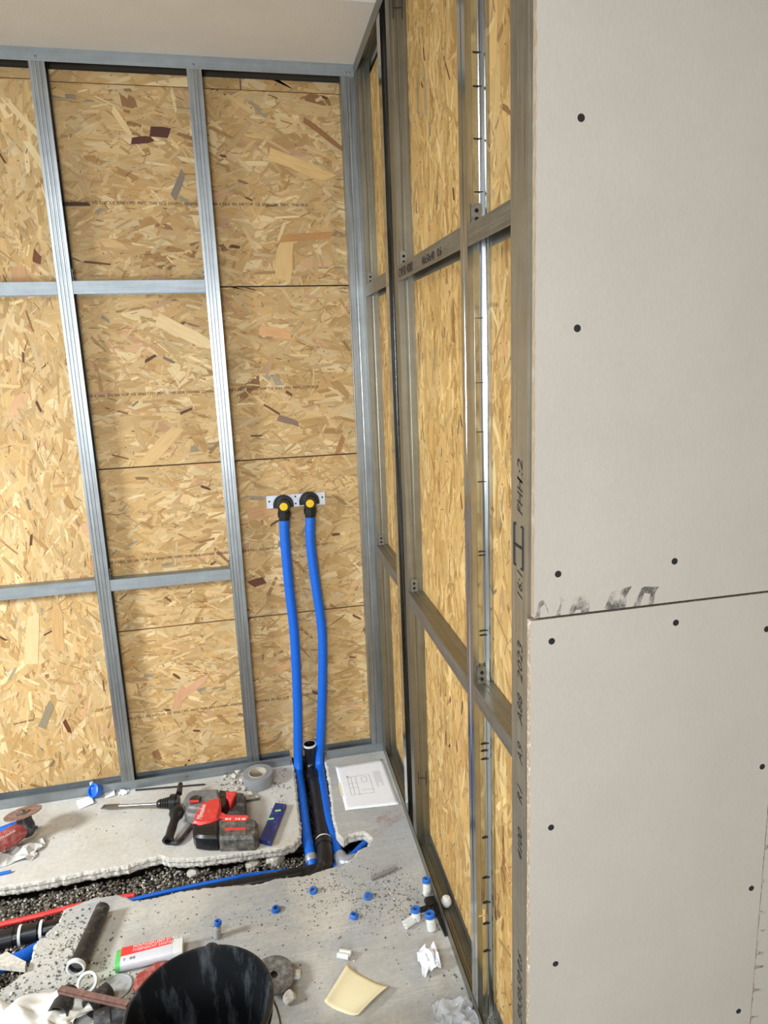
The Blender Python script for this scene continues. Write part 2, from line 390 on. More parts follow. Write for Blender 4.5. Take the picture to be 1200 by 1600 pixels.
# ------------------------------------------------------------------ OSB boards
PAL = [((208, 174, 120), 30), ((216, 184, 132), 26), ((200, 164, 108), 20), ((224, 198, 150), 12), ((192, 154, 100), 9), ((178, 138, 86), 2.6), ((206, 164, 124), 2), ((150, 112, 74), .5), ((160, 148, 124), .5)]
PW = [w_ for _, w_ in PAL]
CHIPS = [(222,219,.07,.022,.1,(92,56,44)),(250,207,.065,.036,-.1,(86,52,42)),(279,288,.10,.024,1.1,(134,122,106)),(118,319,.09,.014,0,(78,52,38)),(152,411,.09,.008,-.1,(110,70,40)),(58,402,.04,.03,1.3,(120,76,48)),
 (30,440,.10,.05,1.5,(206,162,118)),(450,657,.08,.026,-.35,(140,116,100)),(425,640,.07,.008,-.6,(110,78,54)),(300,1075,.16,.035,.6,(216,170,132)),(280,1090,.10,.03,1.2,(212,164,126)),(105,1135,.06,.016,-1.3,(110,64,36)),(73,1118,.11,.03,1.1,(150,138,112)),(402,910,.06,.035,.2,(112,72,52)),
 (60,250,.13,.022,-1.1,(232,206,156)),(40,190,.14,.02,-.9,(230,204,154)),(190,190,.10,.02,-1.0,(224,196,142)),(445,405,.15,.06,1.4,(216,182,126)),(470,260,.24,.045,-.35,(220,184,126)),(250,700,.2,.05,.8,(216,182,128)),(430,520,.12,.04,-.2,(214,166,116)),(290,520,.22,.05,-.5,(228,200,152)),(480,370,.2,.03,.05,(186,140,88)),(505,210,.17,.02,-.6,(150,108,68)),(140,700,.2,.04,1.0,(214,176,120)),
 (410,800,.12,.05,.1,(206,160,116)),(50,1000,.2,.05,1.4,(226,196,146)),(90,980,.2,.04,1.5,(206,168,112)),(450,1040,.14,.03,.3,(212,164,112)),(530,700,.10,.02,1.2,(170,124,78))]
def osb_board(label, a0, a1, z0, z1, side, horizontal, seed, group=None, tint=1.0, lines=()):
    """side 'back': plane y=.05, a = x;  side 'right': plane x=.05, a = -y"""
    rnd = random.Random(seed); W = a1-a0; Hh = z1-z0; cx = (a0+a1)/2
    if side == 'back': O = Vector((cx, .05, z0)); T = Matrix(((1, 0, 0), (0, 0, -1), (0, 1, 0))).to_4x4()      # (a, z, n) -> (x, -n, z)
    else: O = Vector((.05, -cx, z0)); T = Matrix(((0, 0, -1), (-1, 0, 0), (0, 1, 0))).to_4x4()
    mb = MB(); mb.T = T
    mb.box((-W/2, 0, -.012), (W/2, Hh, 0), c=S(196, 158, 106))
    area_ = W*Hh
    def flake(L, w_, ang, c, z, uv_=None):
        u = rnd.uniform(-W/2-.02, W/2+.02); v = rnd.uniform(-.02, Hh+.02)
        if uv_: u, v = uv_
        ca, sa = math.cos(ang), math.sin(ang)
        k = rnd.uniform(-.25, .25); e1 = rnd.uniform(-.5, .5)*w_; e2 = rnd.uniform(-.5, .5)*w_
        pts = [(-L/2+e1, -w_/2), (-L/6, -w_/2*rnd.uniform(.85, 1.1)), (L/4, -w_/2*rnd.uniform(.8, 1.05)), (L/2+e2, -w_/2*rnd.uniform(.5, 1)), (L/2-e2*.6, w_/2*rnd.uniform(.4, 1)), (L/5, w_/2*rnd.uniform(.85, 1.1)), (-L/4, w_/2*rnd.uniform(.85, 1.1)), (-L/2-e1*.6, w_/2*rnd.uniform(.6, 1))]
        vs = []; uv = []; ou = rnd.uniform(0, 90); ov = rnd.uniform(0, 90)
        for p, q in pts:
            q += k*p*.06
            x = u+p*ca-q*sa; y = v+p*sa+q*ca
            vs.append((min(max(x, -W/2), W/2), min(max(y, 0), Hh), z)); uv.append((ou+p, ov+q))
        if max(p[0] for p in vs)-min(p[0] for p in vs) < .002 or max(p[1] for p in vs)-min(p[1] for p in vs) < .002: return
        mb.add(vs, [tuple(range(8))], 0, c, uv)
    def colr(f=1.0):
        c = rnd.choices(PAL, PW)[0][0]
        if side == 'right': c = (c[0], c[1]*.985, c[2]*.90)
        j = rnd.uniform(.93, 1.06)*f*tint
        return S(*[min(250, x*j) for x in c])
    main = 0 if horizontal else PI/2
    N1 = int(1150*area_)
    for i in range(N1):
        z = .00002+.0005*i/N1
        ang = (rnd.gauss(0, .28) if rnd.random() < .6 else rnd.gauss(0, .9))*(.45 if side == 'right' else 1)
        flake(rnd.uniform(.07, .2)*(1.5 if side == 'right' else 1), rnd.uniform(.014, .055), main+ang, colr(), z)
    N2 = int(1150*area_)
    for i in range(N2):
        z = .00055+.0003*i/N2; flake(rnd.uniform(.02, .10), rnd.uniform(.004, .016), main+rnd.gauss(0, .6), colr(rnd.uniform(.93, 1.03)), z)
    N3 = int(420*area_)
    for i in range(N3):
        z = .0009+.0001*i/N3; d = rnd.random(); 
        c = S(160, 118, 74) if d < .66 else (S(122, 84, 52) if d < .93 else S(78, 56, 40))
        flake(rnd.uniform(.006, .04), rnd.uniform(.0008, .0028), main+rnd.gauss(0, .45), c, z)
    for i in range(int(14*area_)):
        flake(rnd.uniform(.02, .05), rnd.uniform(.006, .012), main+rnd.gauss(0, .5), rnd.choice([S(112, 78, 52), S(128, 112, 92), S(96, 64, 46)]), .00101)
    N4 = int(550*area_)
    for i in range(N4):
        z = .00102; r = rnd.uniform(.0010, .0028); flake(r*2, r*1.2, rnd.uniform(0, 3), S(110, 78, 50) if rnd.random() < .55 else S(228, 206, 164), z+i*1e-8)
    if side == 'back':
        for ci, (px, py, L, w_, an, c) in enumerate(CHIPS):
            p = unp(px, py, 1, .05)
            if a0+.02 < p.x < a1-.02 and z0+.02 < p.z < z1-.02: flake(L, w_, an, S(*c), .0012+ci*.00001, (p.x-cx, p.z-z0))
    o = mb.build('osb_board', osb, attrs=True, recalc=False); o.location = O
    tag(o, label, 'board', group)
    for ln in lines:
        Mx = frame(Vector((-W/2+.012, -.0013, ln-z0)), (1, 0, 0), (0, 0, 1))
        bodyt = 'OSB 4 T&G  EN 300 TOP  CE  0765 CPD  PEFC  THIS SIDE DOWN  2500X675X12  '
        bodyt = (bodyt*3)[:int(W/.0088)]
        tt = text('printed_line', bodyt, .0142, inkb, Mx, o, depth=.00005)
    return o
rows = [(0.0, .66), (.663, 1.312), (1.315, 1.968), (1.971, 2.643)]
lab = ['lowest row, behind the blue pipes\' feet', 'second row from the floor', 'third row, above the pipe elbows', 'highest full row, under the narrow strip']
tl = [.283, .943, 1.584, 2.256]
for i, (z0, z1) in enumerate(rows):
    osb_board('sideways-grained strand board on the back wall, '+lab[i], -1.058, .045, z0+.002, z1, 'back', True, 20+i, lines=(tl[i],), tint=(1.0, .985, .965, .95)[i])
osb_board('narrow strand board strip at the top of the back wall, left piece', -1.058, -.404, 2.646, H-.046, 'back', True, 31, tint=.96)
osb_board('short narrow strand board strip in the top right corner of the back wall', -.401, .045, 2.646, H-.046, 'back', True, 32, tint=.93)
osb_board('tall strand board with upright grain, far left on the back wall', -2.3, -1.062, 0, 2.648, 'back', False, 33)
osb_board('narrow strand board strip at the top of the back wall, far left piece', -2.3, -1.062, 2.651, H-.046, 'back', True, 34, tint=.96)
osb_board('strand board on the right wall nearest the room corner', -.045, .58, 0, H-.046, 'right', False, 35)
osb_board('wide strand board on the right wall between doubled stud and marked stud', .583, 1.29, 0, H-.046, 'right', False, 36)
osb_board('strand board strip on the right wall beside the plasterboard', 1.293, 1.62, 0, H-.046, 'right', False, 37)

# ------------------------------------------------------------------ metal framing
def sheet(mb, path, z0, z1, t, mp):
    """thin bent sheet: path of (a, d), thickness t to the left of travel, extruded z0..z1, mapped by mp(a, d, z)"""
    n = len(path); P = [Vector(p) for p in path]; nr = []
    for i in range(n):
        e1 = (P[i]-P[max(i-1, 0)]) if i else (P[1]-P[0]); e2 = (P[min(i+1, n-1)]-P[i]) if i < n-1 else e1
        e1 = e1.normalized(); e2 = e2.normalized(); v = Vector((-(e1.y+e2.y), e1.x+e2.x)); l = v.length
        nr.append(v/l/max(.5, l/2) if l > .01 else Vector((-e1.y, e1.x)))
    Q = [P[i]+nr[i]*t for i in range(n)]; vs = []
    for z in (z0, z1): vs += [mp(p.x, p.y, z) for p in P]+[mp(p.x, p.y, z) for p in Q]
    fs = []; m2 = 2*n
    for i in range(n-1):
        fs += [(i, i+1, m2+i+1, m2+i), (n+i, m2+n+i, m2+n+i+1, n+i+1), (i, n+i, n+i+1, i+1), (m2+i, m2+i+1, m2+n+i+1, m2+n+i)]
    fs += [(0, m2, m2+n, n), (n-1, 2*n-1, m2+2*n-1, m2+n-1)]
    mb.add(vs, fs)
def ribs(p0, p1, nr_, wid, dep, nrm):
    """points from p0 to p1 with nr_ little grooves"""
    p0 = Vector(p0); p1 = Vector(p1); d = p1-p0; L = d.length; u = d/L; nrm = Vector(nrm); out = [tuple(p0)]
    for k in range(nr_):
        c = L*(k+1)/(nr_+1)
        for s_, h in ((-wid/2, 0), (-wid/4, dep), (wid/4, dep), (wid/2, 0)): out.append(tuple(p0+u*(c+s_)+nrm*h))
    out.append(tuple(p1)); return out
mapB = lambda a, d, z: (a, d, z)
mapR = lambda a, d, z: (d, -a, z)
def stud(label, a0, a1, mp, web, ribbed=True, z0=.002, z1=H-.002, mat=galv, webribs=2, group=None, mount=0, depth=.05):
    o_, w_ = (a1, a0) if web == 0 else (a0, a1); s = 1 if w_ > o_ else -1; D = depth-.001
    path = [(o_, .007)]
    path += [(o_, 0)]+ribs((o_, 0), (w_, 0), 3 if ribbed is True else int(ribbed), .007, .0013, (0, 1))[1:-1] if ribbed else [(o_, 0)]
    if webribs < 0:
        f = lambda d: w_-s*(.0025+.0035*math.sin(PI*(d-.014)/.026))
        path += [(w_, 0), (w_, .0125)]+[(f(d), d) for d in (.014, .016, .018, .020, .022, .024, .026, .028)]+[(f(.030)+s*.0015, .0300)]+[(f(d), d) for d in (.0305, .033, .036, .0385, .040)]+[(w_, .0415), (w_, D)]
    else: path += ribs((w_, 0), (w_, D), webribs, .009, .0022, (-s, 0))
    path += [(o_, D), (o_, D-.007)]
    t = thing('metal_stud', label, 'metal stud', tuple(Vector(mp((a0+a1)/2, 0, 0))), 0, group)
    c0 = (a0+a1)/2; m2 = lambda a, d, z: tuple(Vector(mp(a-c0, d, z)))
    mb = MB(); sheet(mb, path, z0, z1, .0008, m2); mb.build('profile', mat, t)
    return t
TZ = .0012
def track(label, a0, a1, mp, floor_, mat, group=None):
    c0 = (a0+a1)/2
    t = thing('metal_track', label, 'metal track', tuple(Vector(mp(c0, 0, 0 if floor_ else H))), 0, group)
    # cross-section in (d, z), extruded along a
    sgn = 1 if floor_ else -1; path = [(-.0012, HT*sgn), (-.0012, .0006*sgn), (.0495, .0006*sgn), (.0495, (HT if floor_ else .008)*sgn)]
    path = path[:2]+ribs(path[1], path[2], 2, .008, .002*sgn, (0, 1))[1:-1]+path[2:]
    mb = MB(); sheet(mb, path, a0-c0, a1-c0, .0006*sgn, lambda d, z, a: tuple(Vector(mp(a, d, z)))); mb.build('channel', mat, t)
    return t
def scr(parent, M_, r=.004, mat=steelm, name='screw'):
    mb = MB(); mb.T = M_; mb.lathe([(r, 0), (r, .0012), (r*.7, .0022), (r*.35, .0024), (r*.3, .001), (0, .001)], 12); return mb.build(name, mat, parent, smooth=True)
stA = stud('ribbed steel stud on the back wall, second from the left', -1.081, -1.033, mapB, 0)
stB = stud('ribbed steel stud on the back wall left of the blue pipes', -.581, -.533, mapB, 0)
stC = stud('steel stud closing the back wall at the room corner', -.0495, -.001, mapB, 0, ribbed=1, webribs=1)
st0 = stud('steel stud on the back wall near the left picture edge', -1.67, -1.622, mapB, 0)
stS = stud('steel stud starting the right wall in the room corner', .0525, .1, mapR, 1, ribbed=False, webribs=1, mat=galvd)
stS.location = (0, -.0265, 0)
stP = stud('farther stud of the doubled pair on the right wall', .45, .498, mapR, 1, ribbed=False, mat=galvs)
stQ = stud('nearer stud of the doubled pair on the right wall, web stamped with an H mark', .583, .631, mapR, 1, ribbed=False, webribs=1, mat=galvd)
stR = stud('shiny ribbed steel stud with black strokes midway along the right wall', 1.262, 1.311, mapR, 1, ribbed=1, mat=galvs, webribs=-1)
stT = stud('wide grey stud with black stamped lettering beside the plasterboard', 1.553, 1.629, mapR, 1, ribbed=False, mat=galvt, webribs=2)
tB1 = track('floor track of the back wall left of the pipe slot', -2.3, -.405, mapB, True, galvx)
tB2 = track('short floor track of the back wall between pipe slot and corner', -.25, -.002, mapB, True, galvx)
tB3 = track('ceiling track along the top of the back wall', -2.3, -.002, mapB, False, galvx)
tR1 = track('floor track of the right wall', .0, 1.62, mapR, True, galvy)
tR2 = track('ceiling track along the top of the right wall', .0, 1.62, mapR, False, galvy)
def face(loc, side):   # frame lying on the wall face, z outwards into the room
    return frame(Vector(loc), (1, 0, 0), (0, 0, 1)) if side == 'b' else frame(Vector(loc), (0, -1, 0), (0, 0, 1))
for x in (-1.057, -.557, -.031, -.018): scr(tB3, Matrix.Translation((-tB3.location.x, 0, -H))@face((x, -.0013, H-.028), 'b'))
for x in (-1.557, -1.2, -.83, -.557): scr(tB1, Matrix.Translation((-tB1.location.x, 0, 0))@face((x, -.0013, .02), 'b'), .003)
for x in (-.031, -.018): scr(tB2, Matrix.Translation((-tB2.location.x, 0, 0))@face((x, -.0013, .022), 'b'), .003)

def bar(label, a0, a1, ztop, mp, mat, h=.044, tabs=True, group=None, drop=0.0):
    c0 = (a0+a1)/2
    t = thing('metal_crossbar', label, 'metal crossbar', tuple(Vector(mp(c0, 0, ztop-h))), 0, group)
    path = [(.0, 0), (.0, h), (.048, h), (.048, 0)]; path = path[:2]+ribs(path[1], path[2], 1, .012, -.0015, (0, 1))[1:-1]+path[2:]
    mb = MB(); sheet(mb, path[::-1], a0-c0, a1-c0, .0007, lambda d, z, a: tuple(Vector(mp(a, d, z)))); mb.build('channel', mat, t)
    if tabs:
        for e, s_ in ((a0, -1), (a1, 1)):
            mb = MB()
            x0 = e-c0; P = [mp(x0-.0012*s_, .008, h), mp(x0-.0012*s_, .030, h+.042)]
            a_, b_ = P; lo = [min(a_[i], b_[i]) for i in range(3)]; hi = [max(a_[i], b_[i]) for i in range(3)]
            ax = 0 if mp is mapB else 1; hi[ax] = lo[ax]+.001
            mb.box(lo, hi); tb = mb.build('end_tab', mat, t)
            for zz in (.012, .028):
                ctr = Vector(mp(x0-.0012*s_, .019, h+zz)); dirn = Vector(mp(-s_, 0, 0))
                scr(tb, axis_frame(ctr+dirn*.0008, dirn), .0042, darkgap, 'screw')
    return t
bar('upper crossbar on the back wall between the two ribbed studs', -1.031, -.583, 1.992, mapB, galvx)
bar('upper crossbar at the far left of the back wall', -1.62, -1.083, 1.99, mapB, galvx)
bar('lower crossbar on the back wall between the two ribbed studs', -1.031, -.583, .893, mapB, galvx)
bar('lower crossbar at the far left of the back wall', -1.62, -1.083, .899, mapB, galvx)
bar('short upper crossbar on the right wall next to the corner', .054, .448, 1.962, mapR, galvy)
b1 = bar('upper crossbar with printed size code, middle of the right wall', .633, 1.26, 1.957, mapR, galvy)
bar('upper crossbar on the right wall beside the plasterboard', 1.313, 1.551, 1.952, mapR, galvy, h=.041)
bar('short lower crossbar on the right wall next to the corner', .054, .448, .95, mapR, galvy)
bar('lower crossbar in the middle of the right wall', .633, 1.26, .946, mapR, galvy)
bar('lower crossbar on the right wall beside the plasterboard', 1.313, 1.551, .951, mapR, galvy, h=.04)
# writing on bar and studs
for bd, a in (('CW50 4000', .645), ('40x50x40   0.6', .93)):
    text('lettering', bd, (.036 if a < .7 else .028), ink, Matrix.Translation(-b1.location)@frame(Vector((-.0009, -a, 1.9225)), (0, -1, 0), (0, 0, 1)), b1, sx=1.0 if a < .7 else 1.1, depth=.0001)
Tt = Matrix.Translation(-stT.location)
def up_text(bd, y0px, size=.034, sx=1.0):
    z = unp(813, y0px, 0, 0).z
    text('lettering', bd, size, ink, Tt@frame(Vector((-.0004, -1.607, z)), (0, 0, 1), (0, 1, 0)), stT, depth=.0001, sx=sx, shear=.25)
for bd, y, sx in (('50-50-50 0.6', 1597, .95), ('4100', 1345, 1.0), ('R1', 1256, 1.0), ('A9', 1193, 1.0), ('A88', 1131, 1.0), ('2023', 1066, 1.15), ('16:1', 940, 1.0), ('FHH', 806, 1.0), ('1:2', 762, 1.2)): up_text(bd, y, sx=sx)
mb = MB()
z0, z1 = unp(806, 882, 0, 0).z, unp(806, 818, 0, 0).z; zm = (z0+z1)/2
for a in (1.569, 1.611):
    mb.tube([(-.0003, -a, z0), (-.0003, -a, z1)], .0022, 8)
    for zz, s_ in ((z0, 1), (z1, 1)): mb.tube([(-.0003, -a, zz), (-.0003, -a-(.008 if a < 1.6 else -.008), zz)], .0022, 8)
mb.tube([(-.0003, -1.569, zm), (-.0003, -1.611, zm)], .003, 8)
o = mb.build('stamped_symbol', ink, stT); o.location = -stT.location
mq = lambda x, y: unp(x, y, 1, -.6317)
for cyp, hy, xa, xb in ((1216, 10, 653.5, 665.5), (12, 17, 613.5, 628)):
    pa, pb, pc, pd = mq(xa, cyp-hy), mq(xa+1, cyp+hy), mq(xb, cyp-hy), mq(xb+.5, cyp+hy); m1 = (pa+pb)/2; m2 = (pc+pd)/2; mb = MB()
    for s_, e in ((pa, pb), (pc, pd), (m1, m2)): mb.tube([(s_.x, -.6315, s_.z), (e.x, -.6315, e.z)], .0013, 6)
    o = mb.build('stamped_symbol', ink, stQ); o.location = -stQ.location
rnd = random.Random(3)
for yp in (82, 135, 217, 300, 497, 598, 675, 753, 862, 868, 986, 993, 1163, 1174, 1187, 1310, 1373, 1412, 1445, 1488):
    p = unp(748, yp, 1, -1.305); l = rnd.uniform(.014, .02); mb = MB()
    mb.box((.018, -1.3088, p.z-.0007), (.018+l, -1.3055, p.z+.0007)); o = mb.build('ink_stroke', ink, stR); o.location = -stR.location
# holes in the shadowed web of the farther stud of the pair
for yp in (1020, 1043):
    p = unp(633, yp, 1, -.5); scr(stP, Matrix.Translation(-stP.location)@axis_frame(Vector((p.x, -.4992, p.z)), (0, -1, 0)), .005, darkgap, 'punched_hole')

# ------------------------------------------------------------------ plasterboard
def pboard(label, x0, x1, z0, z1, y=-1.631, t=.0145, seed=1, edge=None):
    rnd = random.Random(seed); root = thing('plasterboard', label, 'plasterboard', ((x0+x1)/2, y, z0)); c = (x0+x1)/2
    mb = MB(); n = int((z1-z0)/.012)
    # rough cut left edge strip + paper faces
    vs = []; fs = []; mi = []
    for i in range(n+1):
        z = (z1-z0)*i/n
        for k, yy in enumerate((0, -t*.35, -t*.7, -t)):
            j = rnd.uniform(-.0012, .0012) if 0 < k else 0
            vs.append((x0-c+j, yy, z))
    for i in range(n):
        for k in range(3): fs.append((i*4+k, i*4+k+1, (i+1)*4+k+1, (i+1)*4+k)); mi.append(1)
    mb.add(vs, fs); b0 = len(mb.v)
    mb.add([(x1-c, -t, 0), (x1-c, -t, z1-z0), (x1-c, 0, 0), (x1-c, 0, z1-z0)], []); 
    fs2 = [tuple([i*4+3 for i in range(n+1)]+[b0+1, b0]), tuple([i*4 for i in range(n, -1, -1)]+[b0+2, b0+3]), (0, 1, 2, 3, b0, b0+2), tuple([n*4+3, n*4+2, n*4+1, n*4, b0+3, b0+1]), (b0, b0+1, b0+3, b0+2)]
    mb.f += fs2; mb.m = mi+[0, 0, 1, 1, 1]
    mb.build('sheet', [plast, edge or plastedge], root, recalc=False)
    return root
up_ = pboard('large pale plasterboard sheet above the horizontal joint', .0065, 1.3, 1.238, H-.001, seed=1, edge=plain('paper_wrapped_edge', S(168, 148, 122), .9, dust=S(190, 176, 156), dscale=30))
lo_ = pboard('pale plasterboard sheet below the horizontal joint', .0, .5225, .0, 1.2335, seed=2)
lo2 = pboard('plasterboard piece with black scuffs at the lower right picture edge', .5245, 1.3, .0, 1.2335, seed=3)
SY = -1.6456
def pscrew(root, x, z):
    p = Vector((x, SY, z))-root.location
    mb = MB(); mb.T = frame(p, (1, 0, 0), (0, 0, 1)); mb.lathe([(.0062, -.0003), (.0062, .0003), (.003, .0005), (0, .0004)], 16); mb.build('screw', scrm, root, smooth=True)
scrm = plain('black_phosphate', S(34, 32, 30), .8)
for px, py in [(908,184),(902,513),(872,897),(1054,877)]: p = unp(px, py, 1, SY); pscrew(up_, p.x, p.z)
for px, py in [(862,1002),(1056,973),(861,1293),(868,1506),(1191,1198),(1174,1388),(1154,1580)]: p = unp(px, py, 1, SY); pscrew(lo_, min(p.x, .512), p.z)
for px, py in [(1198,983)]: p = unp(px, py, 1, SY); pscrew(lo_, .487, p.z)
# half-cut lettering and scuffs along the joint
rnd = random.Random(5)
mb = MB(); scv = []
def smear(mb, P, y):
    mb.add([(p[0], y, p[1]) for p in P], [tuple(range(len(P)))])
def pxs(l): return [(lambda v: (v.x, v.z))(unp(830+a*210/1200, 900+b_*80/457, 1, SY)) for a, b_ in l]
for l in ([(35,375),(70,230),(110,215),(115,250),(85,280),(75,370)], [(110,215),(150,300),(160,350),(140,300)], [(215,360),(260,250),(255,180),(300,215),(275,250),(260,350)], [(320,360),(380,200),(440,180),(550,165),(520,230),(515,335),(450,345),(440,300),(400,300),(370,350)], [(640,315),(720,140),(900,90),(870,140),(850,180),(845,290),(730,310)], [(900,292),(985,110),(1010,95),(1140,95),(1105,150),(1090,275),(1030,280),(1065,160),(1010,150),(965,280)]):
    smear(mb, pxs(l), -1.6458)
m, nt, b = newmat('smeared_print'); n1 = noi(nt, 240, detail=6, rough=.8); b.inputs['Base Color'].default_value = S(84, 80, 76); b.inputs['Roughness'].default_value = .9
n2 = noi(nt, 30, detail=2)
mm = nd(nt, 'ShaderNodeMath', operation='MULTIPLY'); nt.links.new(n1, mm.inputs[0]); nt.links.new(n2, mm.inputs[1])
nt.links.new(ramp(nt, mm.outputs[0], [(.2, (0, 0, 0, 1)), (.36, (.75, .75, .75, 1))]), b.inputs['Alpha'])
o = mb.build('smeared_lettering', m, up_, recalc=False); o.location = -up_.location
mb = MB()
for yp in (1324, 1375, 1428, 1456, 1473, 1490, 1512, 1548, 1590):
    p = unp(1195 if yp < 1400 else 1185-(yp-1400)*.06, yp, 1, SY); z = p.z; x = .5255; h = rnd.uniform(.004, .008); l = rnd.uniform(.012, .03)
    smear(mb, [(x, z-h), (x+.006, z-h*.6), (x+l, z-h*.8), (x+l*1.3, z-.001), (x+.008, z+h*.4), (x, z+h)], -1.6458)
o = mb.build('black_scuffs', m, lo2, recalc=False); o.location = -lo2.location

# ------------------------------------------------------------------ water connection and pipes
def smooth_path(pts, n=10):
    P = [Vector(p) for p in pts]; P = [P[0]*2-P[1]]+P+[P[-1]*2-P[-2]]; out = []
    for i in range(1, len(P)-2):
        for k in range(n):
            t = k/n; out.append(.5*((2*P[i])+(-P[i-1]+P[i+1])*t+(2*P[i-1]-5*P[i]+4*P[i+1]-P[i+2])*t*t+(-P[i-1]+3*P[i]-3*P[i+1]+P[i+2])*t**3))
    out.append(P[-2]); return out
pl = thing('mounting_plate', 'galvanised mounting plate holding two black wall elbows with yellow plugs', 'pipe bracket', (-.305, .047, 1.141))
mb = MB(); mb.box((-.117, -.0015, -.026), (.117, 0, .026)); 
for z in (-.026, .0245): mb.box((-.117, -.0065, z), (.117, 0, z+.0015))
mb.build('plate', platem, pl)
for x, z in ((-.002, .015), (-.002, -.014), (-.106, .002), (.106, .004)): scr(pl, frame(Vector((x, -.0016, z)), (1, 0, 0), (0, 0, 1)), .0035, darkgap)
EX = ((-.357, 1.128), (-.253, 1.133))
for i, (x, z) in enumerate(EX):
    e = bpy.data.objects.new('wall_elbow', None); col.objects.link(e); e.parent = pl; e.location = Vector((x, .0, z))-pl.location
    T = frame(Vector((0, .045, 0)), (1, 0, 0), (0, 0, 1))
    e.location = Vector((x, .047, z))-Vector(pl.location)
    T = frame(Vector((0, -.002, 0)), (1, 0, 0), (0, 0, 1))
    mb = MB(); mb.T = T
    poly = [(.040*math.cos(a), .040*math.sin(a)) for a in [PI*k/16 for k in range(17)]]+[(-.040, -.012), (-.024, -.012), (-.023, -.002), (.023, -.002), (.024, -.012), (.040, -.012)]
    mb.prism(poly, 0, .014, inset=.002)
    mb.lathe([(.0255, .0), (.0255, .044), (.0235, .049), (.017, .049), (.017, .04), (0, .04)], 28)
    mb.T = Matrix.Identity(4); mb.tube([(0, -.024, -.016), (0, -.024, -.035), (0, -.024, -.06)], [.0235, .0235, .0215], 24)
    mb.tube([(0, -.024, -.028), (0, -.024, -.045)], .0255, 24)
    mb.build('elbow_body', blackp, e, smooth=True)
    mb = MB(); mb.T = T; mb.lathe([(.0162, .04), (.0162, .0505), (.0145, .052), (0, .052)], 24); mb.lathe([(.003, .052), (.003, .0535), (0, .0535)], 8); mb.build('plug', yellowm, e, smooth=True)
def zpt(x, y, z): return Vector((x, y, z))
def corr(path, r, amp, seed=0):
    n = len(path); return [r+amp*noise.noise(Vector((i*.9, seed, 0))) for i in range(n)]
pathL = smooth_path([(-.358, .022, 1.072), (-.361, .022, .98), (-.358, .02, .80), (-.350, .018, .60), (-.352, .016, .44), (-.358, .012, .25), (-.368, .004, .08), (-.372, -.01, .0), (-.374, -.04, -.028), (-.372, -.16, -.032), (-.372, -.30, -.032), (-.372, -.42, -.034), (-.366, -.52, -.05), (-.362, -.56, -.085), (-.36, -.57, -.11)], 12)
pathR = smooth_path([(-.253, .022, 1.076), (-.259, .022, .96), (-.250, .02, .80), (-.236, .018, .62), (-.237, .016, .50), (-.249, .014, .32), (-.268, .008, .12), (-.281, .002, .02), (-.283, -.03, -.022), (-.284, -.14, -.028), (-.285, -.27, -.03), (-.284, -.38, -.034), (-.272, -.50, -.05), (-.262, -.56, -.058)], 12)
for nm, pth in (('left', pathL), ('right', pathR)):
    t = thing('water_pipe', 'blue insulated water pipe rising from the floor slot to the '+nm+' wall elbow', 'pipe', tuple(pth[0]))
    mb = MB(); mb.tube([p-pth[0] for p in pth], corr(pth, .0195, .0016, 1 if nm == 'left' else 4), 20); mb.build('sleeve', bluep, t, smooth=True)
    e0, e1 = pth[-1]-pth[0], (pth[-1]-pth[-4]).normalized()
    if nm == 'right':
        q = [e0-e1*.02, e0+Vector((.010, -.025, .012)), e0+Vector((.045, -.03, .014)), e0+Vector((.085, -.02, .01))]
        mb = MB(); mb.tube(smooth_path(q, 8), .0255, 18); mb.tube(smooth_path([e0+Vector((.02, -.02, 0)), e0+Vector((-.03, -.05, -.006)), e0+Vector((-.08, -.055, -.012))], 8), .022, 18); mb.build('tape_wrap', duct, t, smooth=True)
    else:
        mb = MB(); k0 = pathL[-26]-pth[0]; k1 = pathL[-22]-pth[0]; mb.tube([k0, k0.lerp(k1, .5), k1], [.0205, .0225, .0205], 18); mb.build('tape_wrap', duct, t, smooth=True)
# blue pipe crossing under the slab (seen in the hole on the right and along the near trench edge)
t = thing('water_pipe', 'blue sleeved pipe lying along the near side of the trench', 'pipe', (-.3, -.6, -.06))
pp = smooth_path([Vector(p)-Vector((-.3, -.6, -.06)) for p in [tuple(F(200, 1408, -.052)), tuple(F(240, 1398, -.05)), tuple(F(300, 1385, -.05)), tuple(F(360, 1373, -.05)), tuple(F(400, 1366, -.06)), tuple(F(450, 1362, -.075)), tuple(F(500, 1361, -.07)), tuple(F(545, 1340, -.05)), tuple(F(570, 1318, -.042)), tuple(F(600, 1300, -.05))]], 10)
mb = MB(); mb.tube(pp, [.0075]*40+[.0075+.004*min(1, k/12) for k in range(len(pp)-40)], 14); mb.build('sleeve', bluep, t, smooth=True)
t = thing('water_pipe', 'red sleeved pipe along the far side of the black drain in the trench', 'pipe', (-1.1, -.6, -.05))
pp = smooth_path([Vector(p)-Vector((-1.1, -.6, -.05)) for p in [tuple(F(-160, 1482, -.045)), tuple(F(0, 1445, -.045)), tuple(F(60, 1431, -.045)), tuple(F(110, 1418, -.05)), tuple(F(185, 1403, -.052)), tuple(F(211, 1399, -.05))]], 16)
mb = MB(); mb.tube(pp, [.0085+.001*(i % 2) for i in range(len(pp))], 14); mb.build('sleeve', redp, t, smooth=True)
t = thing('water_pipe', 'thick blue sleeved pipe in the trench at the lower left', 'pipe', (-1.4, -.8, -.06))
pp = smooth_path([Vector(p)-Vector((-1.4, -.8, -.06)) for p in [tuple(F(-160, 1560, -.05)), tuple(F(-40, 1522, -.05)), tuple(F(25, 1500, -.055)), tuple(F(70, 1478, -.065)), tuple(F(140, 1455, -.08)), tuple(F(260, 1430, -.08))]], 10)
